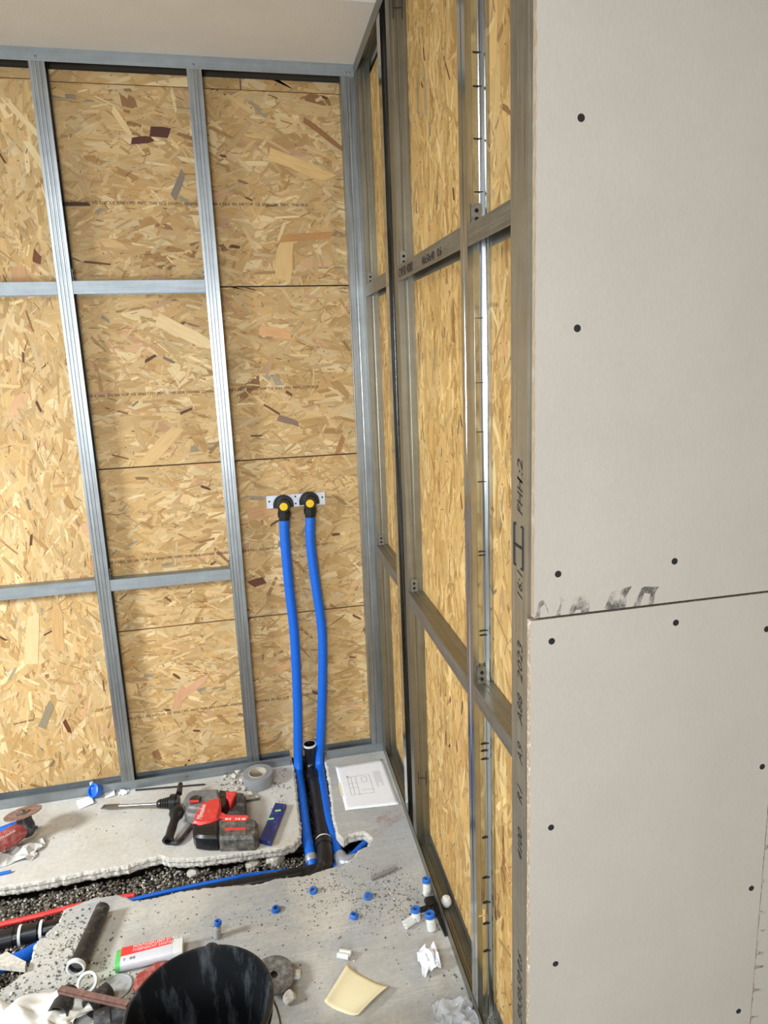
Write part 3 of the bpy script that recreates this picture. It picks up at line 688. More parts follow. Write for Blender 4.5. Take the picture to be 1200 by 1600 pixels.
mb = MB(); mb.tube(pp, .021, 16); mb.build('sleeve', bluep, t, smooth=True)
# drain pipe standing stub
t = thing('drain_pipe', 'black drain stub with white seal standing between the blue pipes', 'pipe', (-.318, -.01, 0))
O = Vector((-.318, -.01, 0))
mb = MB(); mb.T = Matrix.Translation((0, .018, .0))
for a, b_, r in ((-.02, .062, .0245),): mb.tube([(0, 0, a), (0, 0, b_)], r, 28, caps=False)
mb.T = Matrix.Translation((0, .018, .062)); mb.lathe([(.0245, -.04), (.0245, -.004), (.029, 0), (.029, .018), (.0275, .019), (.0235, .019), (.0225, .0), (.021, -.04)], 32, close=True)
mb.T = Matrix.Identity(4)
bend = smooth_path([(0, .018, .01), (-.0, .014, -.012), (.002, -.005, -.03), (.003, -.04, -.034)], 6)
mb.tube(bend, .0245, 24)
main = smooth_path([(.003, -.03, -.032), (.005, -.2, -.034), (.004, -.36, -.036), (.002, -.5, -.04)], 6)
mb.tube(main, .0255, 24)
mb.tube([(.003, -.035, -.032), (.003, -.05, -.032)], .029, 24); mb.tube([(.003, -.05, -.032), (.003, -.085, -.032)], [.029, .0275], 24)
mb.build('pipe_body', blackp, t, smooth=True)
mb = MB(); mb.T = Matrix.Translation((0, .018, .0805)); mb.lathe([(.0245, -.006), (.0245, .0015), (.0292, .0015), (.0292, -.006)], 32, close=True); mb.build('white_seal', whitep, t, smooth=True)
mb = MB(); mb.T = axis_frame(Vector((.003, -.455, -.038)), (0, -1, -.03)); mb.lathe([(.0265, -.003), (.0305, -.003), (.0305, .003), (.0265, .003)], 32, close=True); mb.build('white_ring', whitep, t, smooth=True)
eb = smooth_path([(.002, -.46, -.038), (.001, -.53, -.044), (-.012, -.575, -.062), (-.05, -.60, -.072), (-.1, -.612, -.074)], 8)
mb = MB(); mb.tube(eb, [.03]*len(eb), 24); mb.tube([eb[0], eb[3]], .033, 24); mb.build('elbow', blackp, t, smooth=True)
# horizontal drain in the trench
t = thing('drain_pipe', 'black drain pipe with white rings lying in the trench', 'pipe', (-1.0, -.66, -.07)); O = Vector((-1.0, -.66, -.07))
ends = [F(500, 1360, -.066), F(420, 1376, -.06), F(330, 1394, -.06), F(200, 1424, -.06), F(90, 1448, -.06), F(0, 1470, -.055), F(-180, 1515, -.055)]
pp = smooth_path([e-O for e in ends], 8)
mb = MB(); mb.tube(pp, .0245, 20)
for px in (60, 22): 
    a = F(px, 1470-.235*px, -.056)-O; d = (F(px-10, 1470-.235*(px-10), -.056)-O-a).normalized(); mb.tube([a, a+d*.05], [.030, .029], 20)
for k in range(7):
    a = F(470-3.5*k, 1366+.75*k, -.062)-O; d = Vector((1, 0, 0)); mb.tube([a-d*.003, a+d*.003], .0262, 20)
mb.build('pipe_body', blackp, t, smooth=True)
for px in (66, 33):
    a = F(px, 1470-.235*px, -.056)-O; d = (F(px-10, 1470-.235*(px-10), -.056)-O-a)
    mb = MB(); mb.T = axis_frame(a, d); mb.lathe([(.025, -.004), (.0325, -.004), (.0325, .004), (.025, .004)], 28, close=True); mb.build('white_ring', whitep, t, smooth=True)

# ------------------------------------------------------------------ floor things
def plan(pts, z, ox=0, oy=0, sc_=1.0, O=Vector((0, 0, 0))):
    out = []
    for a, b_ in pts:
        p = F(ox+a*sc_, oy+b_*sc_, z)-O; out.append((p.x, p.y))
    return out
# rotary hammer, crop origin (240,1210) scale 1/5
HZ = .045; HO = F(330, 1280, HZ); HO.z = 0
def hcy(b_): return b_ if b_ < 300 else 300+(b_-300)*.68
def hp(pts, z): return plan([(a, hcy(b_)) for a, b_ in pts], z*.8, 240, 1210, .2, HO)
ham = thing('rotary_hammer', 'red and black cordless rotary hammer with chisel bit lying on the dusty slab', 'power drill', tuple(HO))
def hv(a, b_, z): p = F(240+a*.2, 1210+b_*.2, z)-HO; return Vector((p.x, p.y, z))
mb = MB(); mb.prism(hp([(232,195),(262,140),(300,118),(505,108),(522,180),(515,260),(440,300),(350,310),(320,325),(262,312),(238,280)], .07), 0.0176, 0.0560, inset=.008); mb.prism(hp([(262,150),(500,120),(512,180),(440,250),(350,260),(270,250)], .082), 0.0480, 0.0640, inset=.006); mb.build('gear_housing', greyp, ham, smooth=True)
mb = MB(); mb.prism(hp([(372,215),(520,172),(530,250),(500,360),(440,400),(360,425),(303,400),(325,300)], .085), 0.0096, 0.0680, inset=.008); mb.build('motor_housing', redp, ham, smooth=True)
mb = MB(); mb.prism(hp([(303,402),(360,428),(445,400),(505,370),(502,560),(495,578),(400,578),(325,562),(303,500)], .076), 0.0080, 0.0608, inset=.008)
for k in range(4): mb.prism(hp([(322,470+k*22),(480,455+k*22),(480,462+k*22),(322,478+k*22)], .078), 0.0560, 0.0620)
mb.build('motor_cap', blackp, ham, smooth=True)
mb = MB(); mb.prism(hp([(512,140),(570,128),(572,215),(540,260),(518,240)], .06), 0.0120, 0.0480, inset=.004); mb.prism(hp([(640,140),(700,145),(722,170),(722,310),(590,312),(600,275),(640,215)], .064), 0.0096, 0.0512, inset=.008); mb.prism(hp([(512,120),(700,145),(690,170),(512,160)], .05), 0.0120, 0.0400, inset=.004); mb.build('handle_grip', blackd, ham, smooth=True)
mb = MB(); mb.prism(hp([(566,130),(645,128),(650,150),(625,190),(602,238),(582,190),(566,172)], .068), 0.0160, 0.0544, inset=.004); mb.build('trigger', redp, ham, smooth=True)
mb = MB(); mb.prism(hp([(512,285),(545,290),(575,310),(735,315),(748,352),(500,362)], .074), 0.0096, 0.0592, inset=.006); mb.build('handle_foot', redp, ham, smooth=True)
bt = MB(); bt.prism(hp([(500,352),(745,345),(790,362),(812,400),(812,540),(780,575),(515,588),(500,560)], .07), 0.0008, 0.0560, inset=.01)
bt.prism(hp([(560,470),(722,465),(722,540),(560,548)], .073), 0.0480, 0.0578, inset=.001)
bt = bt.build('battery', batm, ham, smooth=True)
mb = MB(); mb.prism(hp([(556,474),(720,468),(720,492),(556,500)], .0735), 0.0560, 0.0586); mb.prism(hp([(540,352),(738,345),(728,388),(540,392)], .0715), 0.0544, 0.0570); mb.build('red_label', redlab, bt)
mb = MB()
for a, w_ in ((560, 26), (592, 14), (640, 12), (660, 18), (690, 30)): mb.prism(hp([(a,362),(a+w_,361),(a+w_-3,378),(a-3,379)], .072), 0.0560, 0.0574)
mb.build('label_marks', whitep, bt)
kn = MB(); kc = hv(325, 200, .066); kn.T = Matrix.Translation(kc); kn.lathe([(.022, -.006), (.022, .004), (.018, .008), (0, .008)], 24); kn = kn.build('mode_selector', blackd, ham, smooth=True)
mb = MB(); mb.prism(hp([(280,205),(355,200),(355,215),(280,220)], .092), 0.072, 0.0750); mb.build('red_pointer', redp, kn)
# brand script on the housing
a0 = hv(375, 350, .0683); a1 = hv(420, 205, .0683)
text('lettering', 'Milwaukee', .03, whitep, frame(a0, a1-a0, Vector((-(a1-a0).y, (a1-a0).x, 0))), ham, depth=.0002, sx=.66, shear=.3)
# chuck, collar and chisel
cA = hv(165, 218, .045); cB = hv(35, 232, .042); ax = (cB-cA); L = ax.length; ax.normalize()
mb = MB(); mb.T = axis_frame(cA-ax*.015, ax)
prof = [(.0, 0), (.026, 0)]
for k in range(6): z = .015+L*k/7; prof += [(.026-.0015*k, z), (.0235-.0015*k, z+.003), (.026-.0015*k-.0005, z+.006)]
prof += [(.016, L+.012), (.012, L+.018), (0, L+.018)]
mb.lathe(prof, 28); mb.build('chuck', blackp, ham, smooth=True)
mb = MB(); tip = F(160, 1261, .012)-HO; tip.z = .013
mb.tube([cB+ax*.0, cB.lerp(tip, .72)], .006, 12); q0 = cB.lerp(tip, .7); dirn = (tip-q0).normalized(); nrm = Vector((-dirn.y, dirn.x, 0)).normalized()
vs = []
for p, w_, th in ((q0, .006, .006), (q0.lerp(tip, .4), .010, .004), (tip, .0125, .0008)):
    for s1, s2 in ((-1, -1), (1, -1), (1, 1), (-1, 1)): vs.append(p+nrm*w_*s1+Vector((0, 0, th*s2)))
mb.add(vs, [(0,1,2,3), (8,11,10,9)]+[(r*4+i, r*4+(i+1) % 4, r*4+4+(i+1) % 4, r*4+4+i) for r in (0, 1) for i in range(4)]); mb.build('chisel_bit', steelm, ham, smooth=True)
cc = cA+ax*.004
mb = MB(); mb.T = axis_frame(cc, ax); mb.lathe([(.024, -.012), (.031, -.012), (.031, .010), (.024, .010)], 28, close=True); mb.T = Matrix.Identity(4)
t1 = hv(210, 75, .06); b1_ = hv(178, 300, .05); mb.tube([t1, t1.lerp(b1_, .35)], [.009, .012], 10); mb.build('handle_clamp', blackp, ham, smooth=True)
g0 = hv(178, 310, .045); g1_ = hv(112, 520, .022); gd = (g1_-g0); gl = gd.length
mb = MB(); mb.T = axis_frame(g0, gd); mb.lathe([(0, -.03), (.018, -.028), (.027, -.012), (.027, .004), (.018, .018), (.0155, .035), (.0165, gl*.6), (.0155, gl-.02), (.02, gl-.008), (.021, gl), (.012, gl+.002), (.011, gl-.012), (0, gl-.012)], 28); mb.build('side_handle', blackp, ham, smooth=True)
mb = MB(); mb.tube(smooth_path([hv(140, 535, .012), hv(190, 530, .012), hv(240, 480, .014), hv(300, 405, .02)], 6), .0085, 8); mb.build('depth_rod_bracket', blackd, ham, smooth=True)
# small spirit level
LO = F(426, 1285); lv = thing('spirit_level', 'small dark blue spirit level lying beside the hammer battery', 'spirit level', tuple(LO))
mb = MB(); mb.prism(plan([(430,1254),(447,1256),(423,1316),(405,1311)], .018, O=LO), .0005, .018, inset=.0015); mb.build('body', levelm, lv)
mb = MB()
for px, py in ((423, 1280), (434, 1267)):
    a = F(px-4, py, .018)-LO; b_ = F(px+5, py-1, .018)-LO; a.z = b_.z = .0175; mb.tube([a, b_], .0042, 10)
mb.build('vial', greenm, lv, smooth=True)
# tape roll
TO = F(404, 1224); tr = thing('tape_roll', 'roll of grey cloth tape lying flat in front of the back wall', 'tape roll', tuple(TO))
mb = MB(); mb.lathe([(.036, .0008), (.060, .0008), (.0605, .002), (.0605, .049), (.060, .05), (.036, .05)], 48, close=True); mb.build('tape', tapem, tr, smooth=True)
mb = MB(); mb.lathe([(.0335, .0005), (.0365, .0005), (.0365, .0515), (.0335, .0515)], 48, close=True); mb.build('cardboard_core', cardm, tr, smooth=True)
# paper plan
PO = F(571, 1228); pa = thing('paper_plan', 'white printed floor plan sheet lying by the room corner', 'paper', tuple(PO))
cs = [F(524, 1198)-PO, F(597.5, 1186)-PO, F(624, 1258)-PO, F(540, 1267)-PO]
mb = MB(); n = 14; vs = []
for i in range(n+1):
    for j in range(n+1):
        u = i/n; v = j/n; p = cs[0].lerp(cs[1], u).lerp(cs[3].lerp(cs[2], u), v)
        z = .0006+.004*max(0, v-.75)**2*16*.6+.003*max(0, u-.8)*abs(math.sin(v*5)); vs.append((p.x, p.y, z))
fs = [(i*(n+1)+j, (i+1)*(n+1)+j, (i+1)*(n+1)+j+1, i*(n+1)+j+1) for i in range(n) for j in range(n)]
o = mb.add(vs, fs).build('sheet', paperm, pa, smooth=True); md = o.modifiers.new('thickness', 'SOLIDIFY'); md.thickness = .0004; md.offset = 1
mb = MB(); greyink = plain('grey_print', S(150, 150, 156), .8)
def pq(u, v): p = cs[0].lerp(cs[1], u).lerp(cs[3].lerp(cs[2], u), v); return Vector((p.x, p.y, .0013+.004*max(0, v-.75)**2*16*.6+.003*max(0, u-.8)*abs(math.sin(v*5))))
def pline(u0, v0, u1, v1, w_=.0007): 
    a = pq(u0, v0); b_ = pq(u1, v1); d = (b_-a).normalized(); n_ = Vector((-d.y, d.x, 0))*w_
    mb.add([a-n_, b_-n_, b_+n_, a+n_], [(0, 1, 2, 3)])
for u0, v0, u1, v1 in ((.18,.3,.62,.3),(.18,.3,.18,.7),(.62,.3,.62,.7),(.18,.7,.62,.7),(.34,.3,.34,.72),(.18,.45,.34,.45),(.18,.55,.34,.55),(.45,.34,.55,.34),(.45,.34,.45,.45),(.45,.45,.55,.45),(.55,.34,.55,.45),(.25,.3,.25,.7),(.4,.62,.62,.62)): pline(u0, v0, u1, v1)
rnd = random.Random(2)
for k in range(6): pline(.72+.025*k, .25, .72+.025*k, .5+.1*rnd.random(), .0005)
pline(.17, .27, .21, .31, .0025)
mb.build('printed_drawing', greyink, pa)
mb = MB(); a, b_ = pq(0, .4), pq(0, .7); mb.add([a+Vector((-.004, 0, -.0005)), b_+Vector((-.004, 0, -.0005)), b_+Vector((.004, 0, .0003)), a+Vector((.004, 0, .0003))], [(0, 1, 2, 3)]); mb.build('yellow_edge_strip', sandm, pa)
# angle grinder (upside down, disc on top)
GO = F(35, 1300); gr = thing('angle_grinder', 'dusty red angle grinder with a brown disc facing up at the left edge', 'angle grinder', tuple(GO))
DZ = .105; dc = F(36, 1271, DZ)-GO; dc.z = DZ; dn = Vector((-.10, .22, 1)).normalized()
mb = MB(); mb.T = axis_frame(dc, dn); mb.lathe([(.011, -.001), (.04, -.0015), (.0625, .0005), (.0625, .0035), (.04, .0015), (.011, .002)], 48, close=True); mb.build('grinding_disc', discm, gr, smooth=True)
mb = MB(); mb.T = axis_frame(dc, dn); mb.lathe([(.021, .001), (.021, .006), (.018, .0085), (.009, .0085), (.009, .012), (.005, .012), (.005, .007), (0, .007)], 32); mb.build('flange_nut', steelm, gr, smooth=True)
mb = MB(); mb.T = axis_frame(dc, dn); mb.lathe([(.0, -.085), (.022, -.083), (.03, -.07), (.031, -.045), (.026, -.03), (.024, -.006), (.016, -.004), (0, -.004)], 28); mb.build('gear_head', blackd, gr, smooth=True)
back = F(-45, 1345, .05)-GO; back.z = .055; hc = dc-dn*.055
mb = MB(); d = (back-hc); mb.tube([hc, hc+d*.12, hc+d*.25, hc+d*.45, hc+d*.7, hc+d*1.2], [.027, .031, .036, .032, .027, .026], 20); mb.build('motor_housing', redd, gr, smooth=True)
mb = MB(); mb.tube([hc+Vector((-.012, .02, .01)), hc+Vector((-.05, .02, .0)), hc+Vector((-.13, .0, -.01))], [.012, .017, .016], 16); mb.build('side_handle', bluep, gr, smooth=True)
text('lettering', 'Milwaukee', .016, whitep, frame(hc+d*.5+Vector((.012, -.022, .026)), -d, Vector((.1, .2, .6))), gr, depth=.0004, sx=.8)
# black bucket
BO = F(312, 1569, .28); bz = .28; BO.z = 0; bk = thing('bucket', 'large black plastic builder\'s bucket standing open on the floor', 'bucket', tuple(BO))
mb = MB()
mb.lathe([(0, .002), (.115, .002), (.118, .006), (.1575, .262), (.1635, .262), (.1655, .268), (.165, .276), (.161, .281), (.1565, .281), (.154, .274), (.114, .012), (0, .01)], 72)
mb.lathe([(.1555, .235), (.160, .235), (.1605, .24), (.156, .24)], 72, close=True)
m, nt, b = newmat('bucket_plastic'); n1 = noi(nt, 22, detail=6, rough=.7, stretch=(1, 1, .25)); nt.links.new(ramp(nt, n1, [(.5, S(22, 24, 26)), (.78, S(92, 98, 104))]), b.inputs['Base Color']); b.inputs['Roughness'].default_value = .38
mb.build('pail', m, bk, smooth=True)
lug = F(332, 1470, .27)-BO; aL = math.atan2(lug.y, lug.x); 
for s_ in (0, PI):
    mb = MB(); mb.T = Matrix.Rotation(aL+s_, 4, 'Z')@Matrix.Translation((.168, 0, .262))@Matrix.Rotation(PI/2, 4, 'Y'); mb.lathe([(.006, -.006), (.017, -.006), (.017, .004), (.011, .006), (.006, .006)], 20, close=True); mb.build('handle_lug', blackd, bk, smooth=True)
hd = []
for k in range(25):
    a = PI*k/24; p = Vector((.172*math.cos(a), .178*math.sin(a)*.98, .262-.10*math.sin(a))); hd.append(Matrix.Rotation(aL+PI, 3, 'Z')@Vector((p.x, -p.y if False else p.y, p.z)))
hd = [Vector((p.x, p.y, p.z)) for p in hd]
mb = MB(); mb.tube(hd, .0028, 8); mb.build('wire_handle', steelm, bk, smooth=True)
# grey disc beside bucket
DO = F(428, 1540); gd_ = thing('grinding_plate', 'dusty grey round disc with a dark centre hole beside the bucket', 'disc', tuple(DO))
c = F(428, 1522, .035)-DO; mb = MB(); mb.T = axis_frame(c, (.1, -.12, 1)); mb.lathe([(.011, -.004), (.057, -.006), (.0575, -.001), (.05, .003), (.03, .003), (.018, -.001), (.011, -.001)], 48, close=True); mb.build('disc', dustdisc, gd_, smooth=True)
mb = MB(); mb.T = axis_frame(Vector((c.x, c.y, .0)), (0, 0, 1)); mb.lathe([(.0, .001), (.035, .001), (.035, .01), (.022, .027), (0, .029)], 32); mb.build('hub', blackd, gd_, smooth=True)
# yellow sanding sheet
SO = F(556, 1552); vs = []; n = 12; C4 = [F(543, 1512), F(605, 1545), F(573, 1585), F(508, 1571)]
C4 = [F(543, 1512, .0), F(608, 1546, .0), F(560, 1592, .0), F(507, 1571, .0)]
for i in range(n+1):
    for j in range(n+1):
        u = i/n; v = j/n; p = C4[0].lerp(C4[1], u).lerp(C4[3].lerp(C4[2], u), v)-SO
        z = .001+.013*(1-math.sin(PI*u))**2+.004*math.sin(PI*v)*u; vs.append((p.x, p.y, z))
sh = MB(); sh.add(vs, [(i*(n+1)+j, (i+1)*(n+1)+j, (i+1)*(n+1)+j+1, i*(n+1)+j+1) for i in range(n) for j in range(n)])
o = sh.build('sanding_sheet', sandm, smooth=True); o.location = SO; md = o.modifiers.new('thickness', 'SOLIDIFY'); md.thickness = .0006; md.offset = 1
tag(o, 'curled pale yellow sanding paper sheet on the grey floor', 'sandpaper')
# helpers for small floor bits
def ring_cap(px, py, label, tilt=(0, 0, 1), r=.0135, h=.011, group=None):
    p = F(px, py); p.z = .0055 if abs(tilt[2]) < .8 else .001
    o = MB(); o.T = axis_frame(Vector((0, 0, 0 if abs(tilt[2]) > .8 else .004)), tilt); o.lathe([(r*.5, 0), (r, 0), (r, h*.7), (r*.85, h), (r*.5, h)], 20, close=True)
    o = o.build('ring_cap', bluec, smooth=True); o.location = p; tag(o, label, 'plastic cap', group); return o
for px, py, lb, tl_ in ((431, 1423, 'blue plastic ring cap on bare floor straight above the grey disc', (.1, -.1, 1)), (490, 1393, 'blue plastic ring cap nearest the trench edge', (-.3, -.5, 1)), (575, 1402, 'blue plastic ring cap below the loose grey stick', (.1, -.6, 1)), (553, 1434, 'small faded blue plastic cap on a sandy patch', (.2, .2, 1))):
    ring_cap(px, py, lb, tl_, group=None)
def plug(px, py, label, dirn, L=.035, r=.011, mat=whitep, capc=None, z=None, name='pipe_plug'):
    d = Vector(dirn).normalized(); p = F(px, py); zz = r+.001 if z is None else z; t = thing(name, label, 'plastic plug', tuple(p))
    if abs(d.z) > .5: zz = 0.001
    mb = MB(); mb.T = axis_frame(Vector((0, 0, zz))-(d*L*.5 if abs(d.z) < .5 else Vector((0, 0, 0))), d); mb.lathe([(0, 0), (r, 0), (r, L*.6), (r*.86, L*.62), (r*.86, L), (r*.6, L), (r*.6, L*.7), (0, L*.7)], 20); mb.build('body', mat, t, smooth=True)
    if capc:
        mb = MB(); mb.T = axis_frame(Vector((0, 0, zz))-(d*L*.5 if abs(d.z) < .5 else Vector((0, 0, 0)))+d*L*.8, d); mb.lathe([(r*.45, 0), (r*1.12, 0), (r*1.12, L*.2), (r*.9, L*.26), (r*.45, L*.22)], 20, close=True); mb.build('blue_ring', capc, t, smooth=True)
    return t
plug(340, 1465, 'grey plug with blue ring standing behind the bucket rim', (.1, .12, 1), L=.05, r=.010, mat=plain('pale_grey_plastic', S(170, 168, 164), .5), capc=bluec)
# double white tubes
for px, py, lb, dr in ((539, 1495, 'pair of white plastic tubes near the sanding sheet', (1, -.5, 0)), (640, 1444, 'white plastic double tube beside the blue-ringed fittings', (1, .5, 0))):
    d = Vector(dr).normalized(); s_ = Vector((-d.y, d.x, 0)); t = thing('white_tube', lb, 'plastic plug', tuple(F(px, py)))
    for k, off in ((0, s_*.006), (1, -s_*.006)):
        mb = MB(); mb.T = axis_frame(off+Vector((0, 0, .0085))-d*(.017 if k == 0 else .02), d); mb.lathe([(.0045, 0), (.0085, 0), (.0085, .034), (.0045, .034)], 16, close=True); mb.build('tube', whitep, t, smooth=True)
# fitting cluster by right track
plug(667, 1398, 'white plug with blue ring, farthest of the cluster at the right wall', (.05, .2, 1), L=.05, r=.0125, capc=bluec)
plug(651, 1437, 'white plug with blue ring, left of the black tee fitting', (-.05, .1, 1), L=.036, r=.0135, capc=bluec)
plug(675, 1452, 'white plug with blue ring, nearest of the cluster at the right wall', (-.08, .15, 1), L=.05, r=.0145, capc=bluec)
FO = F(672, 1425); t = thing('tee_fitting', 'black plastic tee fitting among the blue-ringed plugs', 'pipe fitting', tuple(FO))
mb = MB(); mb.tube([(-.035, -.005, .018), (.0, 0, .018)], .0085, 14); mb.tube([(0, .03, .018), (0, -.03, .018)], .012, 16); mb.tube([(0, 0, .018), (.0, .0, .034)], .011, 14); mb.build('body', blackp, t, smooth=True)
o = MB(); p0 = F(679, 1408); p1 = F(691, 1450); o.prism([(-.009, .07), (.008, .072), (.018, -.085), (.0, -.088)], 0, .006, inset=.001)
o = o.build('rubber_strip', blackp); o.location = (p0+p1)/2+Vector((-.004, 0, .0005)); tag(o, 'flat black rubber strip against the right floor track', 'rubber strip')
o = MB(); o.T = Matrix.Identity(4); o.lathe([(0, -.017), (.010, -.015), (.016, -.006), (.017, .004), (.012, .014), (0, .017)], 24); o = o.build('foam_ball', whitep, smooth=True); p = unp(699, 1408, 2, .02); o.location = (.026, p.y, .0195); tag(o, 'round white plug sitting inside the right floor track', 'plastic plug')
# crumpled papers
def crumple(px, py, label, sx, sy, hgt, seed, mat=paperm, name='crumpled_paper', cat='paper', z=.001, n=9, pts=None, rz=0):
    rnd = random.Random(seed); vs = []
    for i in range(n+1):
        for j in range(n+1):
            u = i/n-.5; v = j/n-.5
            q = Vector((u*2.6+seed, v*2.6, seed*1.3)); h = abs(noise.noise(q)*1.3+noise.noise(q*2.4)*.7)
            e = 1-.35*noise.noise(Vector((math.atan2(v, u)*1.3, seed, 2)))
            vs.append((u*sx*e+noise.noise(q+Vector((5, 0, 0)))*.25*sx, v*sy*e+noise.noise(q+Vector((0, 7, 0)))*.25*sy, z+h*hgt+.5*hgt*max(0, .5-(u*u+v*v)*2)))
    mb = MB(); mb.add(vs, [(i*(n+1)+j, (i+1)*(n+1)+j, (i+1)*(n+1)+j+1, i*(n+1)+j+1) for i in range(n) for j in range(n)])
    o = mb.build(name, mat, smooth=(n > 10)); mz = min(v.co.z for v in o.data.vertices)
    for v in o.data.vertices: v.co.z -= mz-.0008
    md = o.modifiers.new('thickness', 'SOLIDIFY'); md.thickness = .0006; md.offset = 1; o.location = F(px, py); o.rotation_euler = (0, 0, rz)
    if n > 10: sb = o.modifiers.new('soft', 'SUBSURF'); sb.levels = sb.render_levels = 2
    tag(o, label, cat); return o
crumple(670, 1506, 'crumpled white paper scrap near the right floor track', .055, .07, .05, 4, n=7)
crumple(33, 1335, 'crumpled pale grey paper scrap below the angle grinder', .12, .09, .03, 9, mat=plain('grey_paper', S(200, 198, 190), .7))
crumple(193, 1240, 'tiny crumpled white paper scrap between paper pieces and drill rod', .035, .025, .015, 12, n=6)
crumple(30, 1603, 'big crumpled white plastic bag in the lower left corner', .30, .13, .05, 15, mat=plain('white_film', S(228, 226, 218), .45), name='plastic_bag', cat='plastic bag', n=14)
crumple(92, 1603, 'white plastic sack end beside the black pipe fittings', .12, .10, .05, 17, mat=plain('white_film_sack', S(226, 222, 208), .45), name='plastic_sack', cat='plastic bag', n=12)
crumple(710, 1603, 'clear crumpled plastic film at the bottom edge, left of the right wall', .11, .09, .05, 21, mat=clearp, name='plastic_film', cat='plastic film', n=12)
o = crumple(757, 1592, 'clear crumpled plastic film tucked at the foot of the right wall', .10, .09, .04, 23, mat=clearp, name='plastic_film', cat='plastic film', n=12); o.location = F(748, 1590); o.location.x -= .055
# paper cards
def card(px4, label, name='paper_piece', mat=paperm, cat='paper', lift=.006, th=.001):
    P4 = [F(*p) for p in px4]; O_ = sum(P4, Vector())/len(P4); mb = MB(); vs = [(p.x-O_.x, p.y-O_.y, .0012+(lift if i in (1, 2) else 0)) for i, p in enumerate(P4)]; vs += [(x, y, z+th) for x, y, z in vs]
    n = len(P4); mb.add(vs, [tuple(range(n))[::-1], tuple(range(n, 2*n))]+[(i, (i+1) % n, n+(i+1) % n, n+i) for i in range(n)]); o = mb.build(name, mat); o.location = O_; tag(o, label, cat); return o
card([(119,1252),(143,1246),(147,1257),(124,1265)], 'white card piece left of the blue cap by the wall')
card([(163,1236),(178,1233),(180,1245),(164,1248)], 'small square white card right of the blue cap by the wall')
# blue screw cap by wall
p = F(150, 1245); t = thing('screw_cap', 'round bright blue plastic cap with a spout at the back wall floor track', 'plastic cap', tuple(p))
mb = MB(); mb.T = axis_frame(Vector((0, 0, .028)), (-.5, -.6, .5)); mb.lathe([(0, -.012), (.026, -.012), (.028, .0), (.027, .012), (.02, .014), (.018, .004), (0, .004)], 28); mb.build('cap', bluep, t, smooth=True)
mb = MB(); mb.tube([(-.012, .015, .02), (-.016, .022, .055)], [.01, .007], 12); mb.build('spout', plain('bluish_white_plastic', S(190, 205, 225), .4), t, smooth=True)
for px, py, lb in ((50, 1296, 'flat dark blue plastic clip in the grinder\'s shadow'), (8, 1366, 'flat blue plastic clip at the left edge of the slab')):
    a = F(px-9, py+2); b_ = F(px+9, py-2); a.z = b_.z = .006; c = (a+b_)/2; c.z = 0; mb = MB(); mb.tube([a-c, b_-c], [.0055, .0055], 10); o = mb.build('plastic_clip', bluep, smooth=True); o.location = c; tag(o, lb, 'plastic clip')
# rods and sticks
def rod(p0, p1, r, mat, label, name, cat, r2=None):
    a = F(*p0); b_ = F(*p1); a.z = b_.z = r+.0008; c = (a+b_)/2; c.z = 0; mb = MB(); mb.tube([a-c, (a-c).lerp(b_-c, .85), b_-c], [r, r, r2 or r], 12); o = mb.build(name, mat, smooth=True); o.location = c; tag(o, label, cat); return o
rod((212, 1236), (320, 1227), .0035, plain('dark_steel', S(54, 52, 50), .5, metal=.6), 'long thin dark drill rod behind the rotary hammer', 'drill_rod', 'drill bit')
rod((580, 1376), (621, 1358), .006, plain('grey_wood', S(140, 136, 128), .85), 'grey pencil-like stick on the floor right of the trench end', 'wood_stick', 'stick', .002)
rod((385, 1253), (407, 1250), .004, plain('dark_chip', S(90, 88, 84), .8), 'short dark peg between battery and spirit level', 'dark_peg', 'peg', .002)
# black loose tube with white seal
a = F(162, 1430); b_ = F(120, 1525); a.z = b_.z = .0268; c = (a+b_)/2; c.z = 0; t = thing('drain_tube', 'loose black drain tube with white seal lying on the floor', 'pipe', tuple(c)); d = (b_-a).normalized(); L = (b_-a).length
mb = MB(); mb.T = axis_frame(a-c, d); mb.lathe([(.018, 0), (.0215, 0), (.0225, L-.03), (.024, L-.028), (.0245, L), (.021, L), (.018, L-.03)], 32, close=True); mb.lathe([(0, .001), (.021, .001), (.021, .004), (0, .004)], 24); mb.build('tube_body', blackd, t, smooth=True)
mb = MB(); mb.T = axis_frame(b_-c, d); mb.lathe([(.0205, -.008), (.0262, -.008), (.0262, .003), (.0205, .003)], 32, close=True); mb.build('white_seal', whitep, t, smooth=True)
mb = MB(); mb.T = axis_frame(b_-c-d*.02, d); mb.lathe([(0, 0), (.0205, 0), (.0205, .003), (0, .003)], 24); mb.build('end_plug', greyp, t, smooth=True)
p = F(138, 1543); o = MB(); o.T = axis_frame(Vector((0, 0, .022)), (-.1, -.55, .75)); o.lathe([(.0205, -.006), (.0275, -.007), (.0275, .006), (.0205, .006)], 32, close=True); p = F(138, 1546); o = o.build('seal_ring', whitep, smooth=True); o.location = p; tag(o, 'loose white seal ring tilted on the rusty bar', 'seal ring')
